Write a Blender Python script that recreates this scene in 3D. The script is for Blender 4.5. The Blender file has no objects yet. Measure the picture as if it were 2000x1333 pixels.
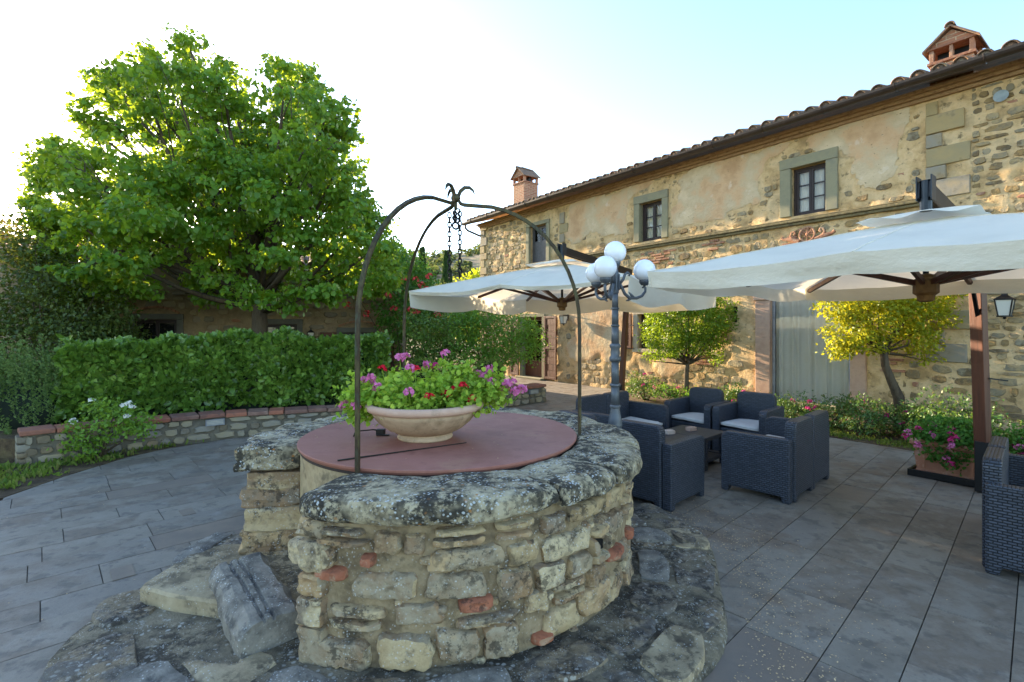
import bpy, bmesh, math, random
import numpy as np
from mathutils import Vector, Matrix, noise as mnoise
random.seed(7)
sc = bpy.context.scene
COL = sc.collection

# ------------------------------------------------------------------ camera
cam_d = bpy.data.cameras.new('camera'); cam = bpy.data.objects.new('camera', cam_d); COL.objects.link(cam)
cam.location = (0, 0, 1.65); cam.rotation_euler = (math.radians(90), 0, 0)
cam_d.sensor_width = 36; cam_d.lens = 36 * 973 / 2000; cam_d.shift_y = -0.0132
cam_d.clip_start = 0.05; cam_d.clip_end = 3000
sc.camera = cam
# ------------------------------------------------------------------ sky + sun
SUN_AZ = math.radians(42.5)      # from +Y towards -X
SUN_EL = math.radians(14.5)
w = bpy.data.worlds.new('World'); sc.world = w; w.use_nodes = True
wn = w.node_tree; bg = wn.nodes['Background']
sky = wn.nodes.new('ShaderNodeTexSky'); sky.sky_type = 'NISHITA'; sky.sun_disc = False
sky.sun_elevation = SUN_EL; sky.sun_rotation = -SUN_AZ
sky.air_density = .9; sky.dust_density = .6; sky.ozone_density = 1.3; sky.altitude = 300
wn.links.new(sky.outputs[0], bg.inputs[0]); bg.inputs[1].default_value = 0.15
sl = bpy.data.lights.new('sun', 'SUN'); sun = bpy.data.objects.new('sun', sl); COL.objects.link(sun)
sl.energy = 5.0; sl.angle = math.radians(0.55); sl.color = (1.0, 0.80, 0.56)
sd = Vector((-math.sin(SUN_AZ) * math.cos(SUN_EL), math.cos(SUN_AZ) * math.cos(SUN_EL), math.sin(SUN_EL)))
sun.rotation_euler = (-sd).to_track_quat('-Z', 'Y').to_euler(); sun.location = sd * 60
sc.view_settings.view_transform = 'Standard'; sc.view_settings.look = 'None'
sc.view_settings.gamma = 1.0; sc.view_settings.exposure = 2.15
sc.view_settings.use_curve_mapping = False
sc.render.engine = 'CYCLES'
sc.cycles.max_bounces = 8; sc.cycles.transparent_max_bounces = 8; sc.cycles.use_denoising = True
sc.cycles.caustics_reflective = False; sc.cycles.caustics_refractive = False
sc.cycles.sample_clamp_indirect = 6

# ------------------------------------------------------------------ helpers
def C(r, g, b):
    f = lambda x: ((x / 255 + .055) / 1.055) ** 2.4 if x > 10 else x / 255 / 12.92
    return (f(r), f(g), f(b), 1)

def rs(s): return np.random.RandomState(s)

class MB:
    def __init__(s): s.v = []; s.f = []
    def add(s, vs, fs):
        o = len(s.v); s.v.extend(tuple(v) for v in vs); s.f.extend(tuple(i + o for i in f) for f in fs); return s
    def box(s, x0, x1, y0, y1, z0, z1, M=None):
        vs = [Vector(p) for p in ((x0,y0,z0),(x1,y0,z0),(x1,y1,z0),(x0,y1,z0),(x0,y0,z1),(x1,y0,z1),(x1,y1,z1),(x0,y1,z1))]
        if M is not None: vs = [M @ p for p in vs]
        return s.add(vs, [(0,3,2,1),(4,5,6,7),(0,1,5,4),(1,2,6,5),(2,3,7,6),(3,0,4,7)])
    def bar(s, a, b, w, h):
        a = Vector(a); b = Vector(b); d = b - a; L = d.length
        q = d.to_track_quat('X', 'Z').to_matrix().to_4x4(); q.translation = a
        return s.box(0, L, -w/2, w/2, -h/2, h/2, q)
    def prism(s, pts, fn, d0, d1):
        n = len(pts)
        vs = [fn(a, b, d0) for a, b in pts] + [fn(a, b, d1) for a, b in pts]
        fs = [tuple(range(n))[::-1], tuple(range(n, 2*n))] + [(i, (i+1) % n, n + (i+1) % n, n + i) for i in range(n)]
        return s.add(vs, fs)
    def tube(s, pts, r, n=8, flat=None):
        pts = [Vector(p) for p in pts]; m = len(pts)
        if not hasattr(r, '__len__'): r = [r] * m
        t0 = (pts[1] - pts[0]).normalized()
        up = Vector((0,0,1)) if abs(t0.z) < .9 else Vector((1,0,0))
        nx = t0.cross(up).normalized(); vs = []
        for i in range(m):
            t = (pts[min(i+1, m-1)] - pts[max(i-1, 0)])
            if t.length < 1e-9: t = t0.copy()
            t.normalize()
            nx = (nx - t * nx.dot(t)); nx.normalize(); ny = t.cross(nx)
            for k in range(n):
                a = 2 * math.pi * (k + .5) / n
                fx, fy = (1, 1) if flat is None else flat
                vs.append(pts[i] + nx * math.cos(a) * r[i] * fx + ny * math.sin(a) * r[i] * fy)
        fs = [(i*n + k, i*n + (k+1) % n, (i+1)*n + (k+1) % n, (i+1)*n + k) for i in range(m-1) for k in range(n)]
        fs += [tuple(range(n))[::-1], tuple(range((m-1)*n, m*n))]
        return s.add(vs, fs)
    def lathe(s, prof, n=24, c=(0,0,0), jit=None):
        m = len(prof); vs = []
        for r, z in prof:
            for k in range(n):
                a = 2*math.pi*k/n; rr = r * (1 + (jit(a, z) if jit else 0))
                vs.append((c[0] + rr*math.cos(a), c[1] + rr*math.sin(a), c[2] + z))
        fs = [(i*n + k, i*n + (k+1) % n, (i+1)*n + (k+1) % n, (i+1)*n + k) for i in range(m-1) for k in range(n)]
        fs += [tuple(range(n))[::-1], tuple(range((m-1)*n, m*n))]
        return s.add(vs, fs)
    def sphere(s, c, r, n=20, m=12, sq=(1,1,1)):
        prof = [(max(1e-4, math.sin(math.pi*i/m)), -math.cos(math.pi*i/m)) for i in range(m+1)]
        b = MB().lathe(prof, n)
        return s.add([(c[0]+x*r*sq[0], c[1]+y*r*sq[1], c[2]+z*r*sq[2]) for x, y, z in b.v], b.f)
    def build(s, name, mat, parent=None, smooth=False, bevel=0, uv=False, fix=False, seg=2):
        me = bpy.data.meshes.new(name); me.from_pydata([tuple(v) for v in s.v], [], s.f)
        if fix:
            b = bmesh.new(); b.from_mesh(me); bmesh.ops.recalc_face_normals(b, faces=b.faces); b.to_mesh(me); b.free()
        me.update()
        if smooth: me.polygons.foreach_set('use_smooth', [True] * len(me.polygons))
        if smooth == 'sharp': me.set_sharp_from_angle(angle=math.radians(32))
        if uv:
            l = me.uv_layers.new(name='uv').data
            for p in me.polygons:
                n = p.normal; ax = max(range(3), key=lambda i: abs(n[i]))
                for li in p.loop_indices:
                    c = me.vertices[me.loops[li].vertex_index].co
                    l[li].uv = (c.y, c.z) if ax == 0 else (c.x, c.z) if ax == 1 else (c.x, c.y)
        o = link(name, me, mat, parent)
        if bevel:
            m = o.modifiers.new('bevel', 'BEVEL'); m.width = bevel; m.segments = seg; m.limit_method = 'ANGLE'; m.angle_limit = math.radians(40)
        return o

def link(name, me, mat, parent=None):
    if mat is not None: me.materials.append(mat)
    o = bpy.data.objects.new(name, me); COL.objects.link(o)
    if parent is not None: o.parent = parent
    return o
def tag(o, label=None, cat=None, group=None, kind=None):
    if label: o['label'] = label
    if cat: o['category'] = cat
    if group: o['group'] = group
    if kind: o['kind'] = kind
    return o
def thing(name, label, cat, loc=(0,0,0), rz=0, group=None):
    o = bpy.data.objects.new(name, None); COL.objects.link(o); o.location = loc; o.rotation_euler = (0,0,rz)
    o.empty_display_size = .1
    return tag(o, label, cat, group)
def copy_tree(o, parent=None):
    c = o.copy(); COL.objects.link(c)
    if parent is not None: c.parent = parent
    for ch in list(o.children): copy_tree(ch, c)
    return c

# ------------------------------------------------------------------ materials
class NT:
    def __init__(s, name):
        s.m = bpy.data.materials.new(name); s.m.use_nodes = True; s.t = s.m.node_tree
        s.b = s.t.nodes['Principled BSDF']; s.out = s.t.nodes['Material Output']
    def n(s, ty, ins=None, **kw):
        x = s.t.nodes.new('ShaderNode' + ty)
        for k, v in kw.items(): setattr(x, k, v)
        for k, v in (ins or {}).items(): s.set(x.inputs[k], v)
        return x
    def set(s, sock, v):
        if hasattr(v, 'is_linked') or hasattr(v, 'links'): s.t.links.new(v, sock)
        else: sock.default_value = v
    def math(s, op, a, b=0, clamp=False):
        x = s.n('Math', {0: a, 1: b}, operation=op); x.use_clamp = clamp; return x.outputs[0]
    def mix(s, f, a, b, mode='MIX'):
        x = s.n('MixRGB', {0: f, 1: a, 2: b}, blend_type=mode); return x.outputs[0]
    def ramp(s, f, stops):
        x = s.n('ValToRGB', {0: f}); e = x.color_ramp.elements
        n = len(stops)
        for i, st in enumerate(stops):
            pos, col = st if isinstance(st[0], float) and len(st) == 2 else (i / max(1, n-1), st)
            if i < 2: el = e[i] if i == 0 else e[len(e)-1]
            else: el = e.new(pos)
            el.position = pos; el.color = col
        return x.outputs[0]
    def rng(s, v, a, b, c=0., d=1.):
        return s.n('MapRange', {0: v, 1: a, 2: b, 3: c, 4: d}, interpolation_type='SMOOTHSTEP').outputs[0]
    def rand(s):
        return s.math('FRACT', s.math('ADD', s.n('ObjectInfo').outputs['Random'], s.n('NewGeometry').outputs['Random Per Island']))
    def noise(s, vec, scale, detail=6, rough=.6):
        return s.n('TexNoise', {'Vector': vec, 'Scale': scale, 'Detail': detail, 'Roughness': rough}).outputs['Fac']

def surf(name, stops, nscale=4, rnd=0., rough=.85, bump=.4, bscale=30, bdist=.01, spots=(), spec=.25, stretch=(1,1,1), metal=0., contrast=(.3,.7), shift=True):
    t = NT(name)
    tc = t.n('TexCoord').outputs['Object']
    mp = t.n('Mapping', {0: tc, 3: stretch}).outputs[0]
    r = t.rand()
    if shift: mp = t.n('VectorMath', {0: mp, 1: t.n('CombineXYZ', {0: t.math('MULTIPLY', r, 37.), 1: t.math('MULTIPLY', r, 91.), 2: 0.}).outputs[0]}, operation='ADD').outputs[0]
    n1 = t.rng(t.noise(mp, nscale, 8, .65), *contrast)
    fac = t.math('ADD', t.math('MULTIPLY', n1, 1 - rnd), t.math('MULTIPLY', r, rnd))
    col = t.ramp(fac, stops)
    for sp in spots:
        kind, c, scale, lo, hi = sp[:5]; amt = sp[5] if len(sp) > 5 else 1.
        if kind == 'n': m = t.rng(t.noise(mp, scale, 7, .62), lo, hi)
        elif kind == 'w': m = t.rng(t.noise(tc, scale, 9, .68), lo, hi)
        elif kind == 'g': m = t.math('MULTIPLY', t.rng(t.noise(tc, scale, 10, .72), lo, hi), t.rng(t.noise(tc, scale * .2, 4), .4, .56))
        else:
            jv = t.n('VectorMath', {0: mp, 1: t.n('VectorMath', {0: t.n('TexNoise', {'Vector': mp, 'Scale': scale * .8}).outputs['Color'], 'Scale': .6 / scale}, operation='SCALE').outputs[0]}, operation='ADD').outputs[0]
            d = t.n('TexVoronoi', {'Vector': jv, 'Scale': scale}).outputs['Distance']
            gate = t.rng(t.noise(mp, scale * .16, 4), .42, .62)
            m = t.math('MULTIPLY', t.rng(d, hi, lo), gate)
        col = t.mix(t.math('MULTIPLY', m, amt), col, c)
    t.set(t.b.inputs['Base Color'], col)
    t.b.inputs['Roughness'].default_value = rough; t.b.inputs['Specular IOR Level'].default_value = spec; t.b.inputs['Metallic'].default_value = metal
    if bump:
        h = t.math('ADD', t.noise(mp, bscale, 8, .7), t.math('MULTIPLY', t.noise(mp, bscale * .22, 5), 1.5))
        b = t.n('Bump', {'Strength': bump, 'Distance': bdist, 'Height': h}); t.set(t.b.inputs['Normal'], b.outputs[0])
    return t.m

def leafmat(name, stops, trans=(.25,.4,.02,1), tf=.4, rough=.45, spec=.4):
    t = NT(name)
    g = t.n('NewGeometry')
    cn = t.rng(t.noise(t.n('TexCoord').outputs['Object'], 1.6, 3), .35, .65)
    col = t.ramp(t.math('ADD', t.math('MULTIPLY', g.outputs['Random Per Island'], .7), t.math('MULTIPLY', cn, .3)), stops)
    t.set(t.b.inputs['Base Color'], col); t.b.inputs['Roughness'].default_value = rough; t.b.inputs['Specular IOR Level'].default_value = spec
    tr = t.n('BsdfTranslucent', {0: t.mix(.5, trans, col, 'MIX')})
    mx = t.n('MixShader', {0: tf, 1: t.b.outputs[0], 2: tr.outputs[0]})
    t.t.links.new(mx.outputs[0], t.out.inputs[0]); return t.m

def plain(name, col, rough=.5, metal=0., spec=.4, bump=0, bscale=80):
    t = NT(name); tc = t.n('TexCoord').outputs['Object']
    n = t.noise(tc, 9, 5); c2 = tuple(x * .72 for x in col[:3]) + (1,)
    t.set(t.b.inputs['Base Color'], t.mix(t.rng(n, .35, .7), col, c2))
    t.b.inputs['Roughness'].default_value = rough; t.b.inputs['Metallic'].default_value = metal; t.b.inputs['Specular IOR Level'].default_value = spec
    if bump:
        b = t.n('Bump', {'Strength': bump, 'Distance': .004, 'Height': t.noise(tc, bscale, 6)}); t.set(t.b.inputs['Normal'], b.outputs[0])
    return t.m

WHITE_L = C(205, 208, 205); BLACKC = C(38, 36, 33)
m_wellstone = surf('well_stone', [C(132,112,84), C(178,154,114), C(194,172,132), C(146,120,90), C(164,150,124), C(190,162,120), C(160,130,96), C(138,124,104), C(206,186,146), C(124,116,104)], 6, .82, bump=1., bscale=30, bdist=.014,
    spots=[('n', C(108,96,76), 14, .54, .66, .6), ('w', C(66,60,51), 3.2, .58, .68, .65), ('g', C(50,46,41), 20, .5, .58, .7), ('n', C(198,188,164), 18, .6, .7, .5), ('v', WHITE_L, 60, .18, .3, .6)])
m_wellmortar = surf('well_mortar', [C(112,96,74), C(146,128,98), C(168,148,116)], 9, 0, bump=1., bscale=34, bdist=.014, spots=[('w', C(58,53,46), 3.2, .53, .64, .8), ('v', WHITE_L, 55, .15, .3, .6)])
m_cap = surf('cap_stone', [C(140,126,98), C(184,170,138), C(202,188,156)], 12, .15, bump=1., bscale=30, bdist=.022,
    spots=[('n', C(112,104,88), 30, .5, .62, .7), ('g', C(44,42,39), 18, .42, .52, .92), ('w', C(58,55,50), 34, .57, .63, .85), ('v', WHITE_L, 52, .22, .36, .95), ('v', C(178,120,58), 20, .1, .2, .8)])
m_platform = surf('platform_stone', [C(104,96,84), C(140,128,108), C(118,112,104), C(152,136,110), C(128,112,90)], 7, .5, bump=1., bscale=22, bdist=.03,
    spots=[('n', C(84,78,70), 18, .52, .62, .7), ('g', C(50,47,44), 13, .45, .56, .8), ('v', C(188,186,176), 30, .22, .36, .85), ('v', WHITE_L, 85, .16, .3, .7)])
m_platmortar = surf('platform_mortar', [C(112,104,88), C(150,138,114)], 9, 0, bump=1., bscale=24, bdist=.03, spots=[('g', C(52,50,46), 11, .42, .55, .8), ('v', C(188,186,176), 28, .2, .36, .85), ('v', WHITE_L, 80, .16, .3, .8)])
m_greyblock = surf('grey_carved_stone', [C(98,94,87), C(130,125,115), C(150,144,132)], 9, 0, bump=.9, bscale=34, bdist=.014, spots=[('n', C(72,72,72), 12, .54, .66, .7), ('v', WHITE_L, 60, .18, .3, .7)])
m_slabstep = surf('step_stone', [C(132,118,94), C(164,148,118), C(178,162,132)], 4, 0, bump=.7, bscale=26, spots=[('n', C(96,88,74), 9, .54, .66, .6), ('g', C(60,56,50), 10, .46, .56, .7), ('v', WHITE_L, 60, .16, .28, .6)])
m_housestone = surf('house_stone', [C(118,98,66), C(158,132,88), C(136,126,104), C(172,150,110), C(150,140,116), C(104,90,68), C(166,136,88), C(128,112,86), C(146,122,80)], 6, .78, bump=1., bscale=24, bdist=.018, spots=[('n', C(112,96,70), 12, .54, .66, .6), ('w', C(190,168,124), 5, .56, .64, .55)])
m_quoin = surf('dressed_stone', [C(146,136,106), C(170,148,104), C(146,138,122), C(158,138,94)], 4, .75, bump=.45, bscale=40, bdist=.008, spots=[('n', C(120,106,80), 8, .55, .68, .5)])
m_brick = surf('old_brick', [C(152,106,80), C(172,126,98), C(138,96,76), C(184,148,120)], 6, .7, bump=.6, bscale=30, spots=[('n', C(186,166,136), 12, .54, .68, .6)])
t = NT('chimney_brick'); tc = t.n('TexCoord').outputs['Object']; sx = t.n('SeparateXYZ', {0: tc})
uv_ = t.n('CombineXYZ', {0: t.math('ADD', sx.outputs[0], sx.outputs[1]), 1: sx.outputs[2], 2: 0.}).outputs[0]
br = t.n('TexBrick', {'Vector': uv_, 'Color1': C(176,122,90), 'Color2': C(150,98,72), 'Mortar': C(190,168,138), 'Scale': 1., 'Mortar Size': .008, 'Mortar Smooth': .3, 'Brick Width': .24, 'Row Height': .062})
t.set(t.b.inputs['Base Color'], t.mix(t.rng(t.noise(tc, 7, 6), .45, .7), br.outputs['Color'], C(160,128,100))); t.b.inputs['Roughness'].default_value = .9
bmp = t.n('Bump', {'Strength': .8, 'Distance': .01, 'Height': t.math('SUBTRACT', t.math('MULTIPLY', t.noise(tc, 40, 5), .4), br.outputs['Fac'])}); t.set(t.b.inputs['Normal'], bmp.outputs[0]); m_chim = t.m
m_cornice = surf('tan_brick_cornice', [C(140,108,78), C(168,136,98), C(154,120,86)], 4, 0, bump=.7, bscale=30, spots=[('n', C(112,86,64), 10, .54, .66, .6)])
m_surround = surf('grey_stone_surround', [C(126,122,100), C(146,140,112), C(118,116,104)], 3, .4, bump=.3, bscale=40, bdist=.005)
m_darkstone = surf('dark_stone', [C(134,114,88), C(164,142,108), C(144,130,110), C(112,98,78)], 5, .8, bump=.8, bscale=22)
m_darkmortar = surf('dark_mortar', [C(136,116,90), C(168,144,110)], 3, 0, bump=.9, bscale=18, bdist=.02)
m_gardenstone = surf('garden_wall_stone', [C(128,118,98), C(158,144,114), C(138,132,118), C(114,102,82), C(148,128,98)], 5, .8, bump=.7, bscale=24)
m_gardenmortar = surf('garden_wall_mortar', [C(96,90,78), C(124,116,98)], 5, 0, bump=.7)
m_coping = surf('coping_brick', [C(142,84,64), C(162,106,82), C(120,86,74), C(150,122,104)], 6, .75, bump=.6, bscale=34, spots=[('n', C(84,76,70), 10, .56, .68, .7)])
m_paving = surf('slate_paving', [C(112,104,92), C(130,122,109), C(140,132,119), C(116,105,92), C(132,125,114), C(122,116,107)], 2.6, .6, rough=.6, bump=.4, bscale=60, bdist=.006, spec=.35,
    spots=[('w', C(118,100,82), .8, .52, .66, .8), ('n', C(88,84,79), 7, .52, .64, .6), ('n', C(150,146,138), 5.5, .58, .72, .5), ('n', C(96,92,88), 40, .58, .68, .5)])
m_pavestain = surf('brown_paving', [C(126,112,97), C(120,110,99), C(138,124,108)], 2, .3, rough=.6, bump=.3, bscale=70, bdist=.004, spec=.35)
m_joint = surf('paving_joint', [C(84,78,70), C(112,104,92)], 9, 0, bump=.5)
m_soil = surf('soil', [C(62,50,38), C(92,76,56), C(110,96,66)], 6, 0, bump=1., bscale=20, bdist=.03)
m_ground = surf('dry_ground', [C(84,84,46), C(112,104,64), C(130,116,80)], .3, 0, bump=.4, bscale=5, bdist=.05)
m_rust = surf('rust_painted_lid', [C(142,92,78), C(158,106,92), C(150,98,82)], 3, 0, rough=.6, bump=.12, bscale=120, bdist=.003, spec=.35, spots=[('n', C(166,124,98), 2.5, .52, .7, .6), ('n', C(116,72,60), 7, .58, .7, .5), ('v', C(100,66,56), 40, .08, .16, .6)])
m_rustdark = plain('dark_rust', C(52,38,32), .7)
m_arch = surf('weathered_iron', [C(52,52,40), C(86,80,52), C(60,48,36), C(74,84,66)], 16, 0, rough=.55, bump=.3, bscale=90, bdist=.003, metal=.25, stretch=(1,1,.25), spots=[('n', C(120,84,44), 22, .58, .68, .7)])
m_chain = plain('dark_iron', C(40,36,34), .55, .5)
m_lamp = plain('grey_cast_iron', C(96,101,106), .45, .15, .5, .3)
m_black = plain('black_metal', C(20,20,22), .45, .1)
m_bowl = surf('bowl_stone', [C(160,134,106), C(188,162,132), C(176,148,118)], 4, 0, rough=.8, bump=.4, bscale=50, bdist=.005, spots=[('n', C(130,112,84), 5, .5, .66, .7), ('n', C(110,96,74), 22, .58, .68, .5)])
m_bowlrim = surf('bowl_rim_stone', [C(188,152,130), C(202,170,148)], 5, 0, rough=.8, bump=.35, bscale=50, bdist=.005, spots=[('n', C(150,128,108), 6, .54, .68, .6)])
m_terra = surf('terracotta', [C(158,104,78), C(182,128,100), C(170,116,92)], 5, .2, bump=.35, bscale=40, spots=[('n', C(196,172,154), 7, .56, .7, .6), ('n', C(128,84,66), 4, .6, .7, .5)])
m_tile = surf('roof_tile', [C(132,98,76), C(152,120,96), C(112,92,78), C(148,130,112)], 7, .6, bump=.5, bscale=40, spots=[('n', C(118,112,96), 14, .5, .62, .75), ('v', C(190,124,60), 30, .15, .28, .7)])
m_gutter = plain('brown_gutter', C(66,54,48), .4, .2, .5)
m_wood = surf('brown_wood', [C(82,46,30), C(98,58,38), C(84,48,32)], 6, .2, rough=.55, bump=.25, bscale=60, stretch=(1,1,.08), spec=.35)
m_woodd = surf('umbrella_wood', [C(68,40,28), C(96,56,38), C(80,46,32)], 7, 0, rough=.45, bump=.2, bscale=60, stretch=(1,1,.06), spec=.4)
m_frame = plain('dark_window_wood', C(58,44,40), .5)
m_frameg = plain('grey_window_wood', C(92,88,88), .6)
m_whitepaint = plain('white_paint', C(225,225,220), .5)
m_alu = plain('grey_aluminium', C(150,152,154), .4, .4)
m_cushion = surf('cushion_fabric', [C(196,190,184), C(212,206,198)], 5, 0, rough=.9, bump=.25, bscale=120, bdist=.003)
m_pebble = surf('pebble', [C(190,168,152), C(206,188,172)], 8, 0, rough=.6, bump=.1)
m_bark = surf('bark', [C(62,52,42), C(94,82,66), C(78,68,54)], 9, 0, rough=.9, bump=1., bscale=20, bdist=.02, stretch=(1,1,.25))
m_litter = surf('fallen_petals', [C(196,168,128), C(216,188,146), C(170,142,104)], 5, .9, bump=0)
t = NT('opal_globe'); t.b.inputs['Base Color'].default_value = C(244,244,246); t.b.inputs['Roughness'].default_value = .18; t.b.inputs['Subsurface Weight'].default_value = .3; t.b.inputs['Subsurface Radius'].default_value = (.05,.05,.05); m_globe = t.m
t = NT('window_glass'); t.b.inputs['Base Color'].default_value = (.012,.014,.016,1); t.b.inputs['Roughness'].default_value = .04; t.b.inputs['Specular IOR Level'].default_value = .9; m_glass = t.m
t = NT('lantern_glass'); t.b.inputs['Base Color'].default_value = C(214,208,190); t.b.inputs['Roughness'].default_value = .25; t.b.inputs['Specular IOR Level'].default_value = .6; m_lantglass = t.m
# clear pane (big door)
t = NT('clear_pane'); gl = t.n('BsdfGlossy', {'Color': (1,1,1,1), 'Roughness': .01}); tp = t.n('BsdfTransparent', {0: (.98,.98,.96,1)})
fr = t.n('Fresnel', {0: 1.32}); mx = t.n('MixShader', {0: t.math('ADD', fr.outputs[0], .0), 1: tp.outputs[0], 2: gl.outputs[0]}); t.t.links.new(mx.outputs[0], t.out.inputs[0]); m_pane = t.m
def fabric(name, c, tf, bumpy=.15):
    t = NT(name); tc = t.n('TexCoord').outputs['Object']
    n = t.noise(tc, 2.2, 6); col = t.mix(t.rng(n, .4, .75), c, tuple(x * .9 for x in c[:3]) + (1,))
    t.set(t.b.inputs['Base Color'], col); t.b.inputs['Roughness'].default_value = .9; t.b.inputs['Specular IOR Level'].default_value = .15
    mp = t.n('Mapping', {0: tc, 3: (1.5, 5, 9)}).outputs[0]
    b = t.n('Bump', {'Strength': bumpy, 'Distance': .03, 'Height': t.noise(mp, 2.5, 4)}); t.set(t.b.inputs['Normal'], b.outputs[0])
    tr = t.n('BsdfTranslucent', {0: tuple(x * .95 for x in c[:3]) + (1,)})
    mx = t.n('MixShader', {0: tf, 1: t.b.outputs[0], 2: tr.outputs[0]}); t.t.links.new(mx.outputs[0], t.out.inputs[0]); return t.m
m_canvas = fabric('white_canvas', C(248,240,220), .3, .4)
m_valance = fabric('backlit_valance', C(234,226,206), .4, .3)  # cream puts the warm light through the white cloth into the colour
m_curtain = fabric('white_curtain', C(246,238,222), .2)
def wicker(name, c, c2):
    t = NT(name); uv = t.n('TexCoord').outputs['UV']
    br = t.n('TexBrick', {'Vector': uv, 'Color1': c, 'Color2': c2, 'Mortar': tuple(x * .25 for x in c[:3]) + (1,), 'Scale': 1., 'Mortar Size': .0045, 'Mortar Smooth': .9, 'Brick Width': .046, 'Row Height': .019})
    t.set(t.b.inputs['Base Color'], br.outputs['Color']); t.b.inputs['Roughness'].default_value = .42; t.b.inputs['Specular IOR Level'].default_value = .5
    b = t.n('Bump', {'Strength': 1., 'Distance': .009, 'Height': t.math('SUBTRACT', 1., br.outputs['Fac'])}); t.set(t.b.inputs['Normal'], b.outputs[0]); return t.m
m_wicker = wicker('charcoal_wicker', C(58,64,74), C(74,80,92))
m_tabletop = plain('charcoal_table', C(60,62,66), .5, 0, .4, .3)

G = C
m_linden = leafmat('linden_leaf', [G(60,94,32), G(80,124,40), G(106,150,48), G(86,130,52), G(130,166,70)], G(212,226,40), .5)
m_bract = leafmat('linden_bract', [G(142,160,92), G(172,184,118)], G(206,214,120), .4)
m_laurel = leafmat('laurel_leaf', [G(64,92,34), G(86,118,43), G(116,148,56), G(72,102,38), G(106,140,52), G(150,176,82)], G(150,190,50), .25, .34, .5)
m_dark = leafmat('dark_leaf', [G(54,72,34), G(74,94,42), G(102,118,52)], G(150,150,40), .35)
m_rosemary = leafmat('rosemary_leaf', [G(66,90,44), G(88,112,56), G(118,136,78)], G(140,160,70), .25, .7, .2)
m_box = leafmat('boxwood_leaf', [G(88,112,44), G(112,136,54), G(134,156,68)], G(140,170,40), .25)
m_shrub = leafmat('shrub_leaf', [G(70,114,42), G(94,142,50), G(120,164,60), G(80,124,48)], G(170,200,40), .35)
m_vine = leafmat('vine_leaf', [G(58,100,38), G(76,124,46), G(102,150,54)], G(150,190,30), .35)
m_pom = leafmat('small_tree_leaf', [G(66,102,30), G(92,130,36), G(120,154,42)], G(196,210,36), .4)
m_pomy = leafmat('yellow_tree_leaf', [G(96,134,34), G(134,154,34), G(166,168,40), G(84,124,34), G(186,176,46)], G(226,206,30), .5)
m_rose = leafmat('rose_leaf', [G(58,94,48), G(78,116,56), G(100,130,60), G(110,72,50)], G(140,160,40), .3)
m_roselt = leafmat('light_rose_leaf', [G(92,132,44), G(120,156,54), G(76,116,44)], G(180,200,50), .4)
m_ger = leafmat('geranium_leaf', [G(108,150,48), G(140,178,58), G(172,196,76), G(92,134,46)], G(190,210,60), .4, .6, .25)
m_gerd = leafmat('trailing_leaf', [G(52,96,40), G(74,120,46), G(92,138,54)], G(150,190,60), .35, .6, .25)
m_grass = leafmat('grass_blade', [G(70,96,36), G(96,122,48), G(120,132,64), G(128,118,70)], G(170,190,60), .35, .7, .2)
m_far = leafmat('far_leaf', [G(92,104,66), G(112,122,78), G(78,92,60), G(132,126,92)], G(150,160,70), .25, .8, .1)  # muted tones put distant haze into the leaf colour; olive tree shares them
m_cyp = leafmat('cypress_leaf', [G(40,64,34), G(54,80,42)], G(90,120,40), .2, .7, .2)
m_yel = leafmat('yellow_bush_leaf', [G(140,160,40), G(172,184,48), G(110,140,40)], G(220,220,40), .45)
def petal(n, *cs): return leafmat(n, [G(*c) for c in cs], G(*cs[0]), .3, .6, .2)
m_red = petal('red_petal', (206,18,44), (226,40,64)); m_pink = petal('pink_petal', (214,100,158), (230,140,186), (200,84,150))
m_mag = petal('magenta_petal', (208,44,124), (226,84,150)); m_orange = petal('orange_petal', (214,70,38), (226,98,60)); m_white = petal('white_petal', (226,226,216), (236,232,222)); m_coral = petal('coral_petal', (222,74,70), (226,100,96))

# ------------------------------------------------------------------ leaves
TPL = {'round': [(0,0,0),(.44,.28,.07),(.38,.68,.05),(0,1,-.08),(-.38,.68,.05),(-.44,.28,.07)],
       'lance': [(0,0,0),(.18,.3,.04),(.17,.65,.03),(0,1,-.06),(-.17,.65,.03),(-.18,.3,.04)],
       'oval': [(0,0,0),(.27,.3,.06),(.25,.7,.04),(0,1,-.05),(-.25,.7,.04),(-.27,.3,.06)],
       'needle': [(0,0,0),(.06,.3,.01),(.05,.7,.01),(0,1,0),(-.05,.7,.01),(-.06,.3,.01)]}
def unit(a): return a / np.maximum(np.linalg.norm(a, axis=1, keepdims=True), 1e-9)
def leaves(name, P, D, Nn, size, mat, parent=None, shape='oval'):
    P = np.asarray(P, float); n = len(P); D = unit(np.asarray(D, float)); Nn = np.asarray(Nn, float)
    S = unit(np.cross(D, Nn)); Nn = np.cross(S, D); size = np.broadcast_to(np.asarray(size, float), (n,))[:, None]
    T = np.array(TPL[shape]); V = np.empty((n, 6, 3))
    for i, (x, y, z) in enumerate(T): V[:, i] = P + size * (x * S + y * D + z * Nn)
    me = bpy.data.meshes.new(name); me.vertices.add(n*6); me.vertices.foreach_set('co', V.ravel())
    me.loops.add(n*8); me.polygons.add(n*2)
    idx = (np.array([0,1,2,3,0,3,4,5])[None] + 6*np.arange(n)[:, None]).ravel()
    me.loops.foreach_set('vertex_index', idx.astype(np.int32))
    me.polygons.foreach_set('loop_start', np.arange(0, n*8, 4, dtype=np.int32))
    me.update(calc_edges=True); me.validate()
    return link(name, me, mat, parent)
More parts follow.
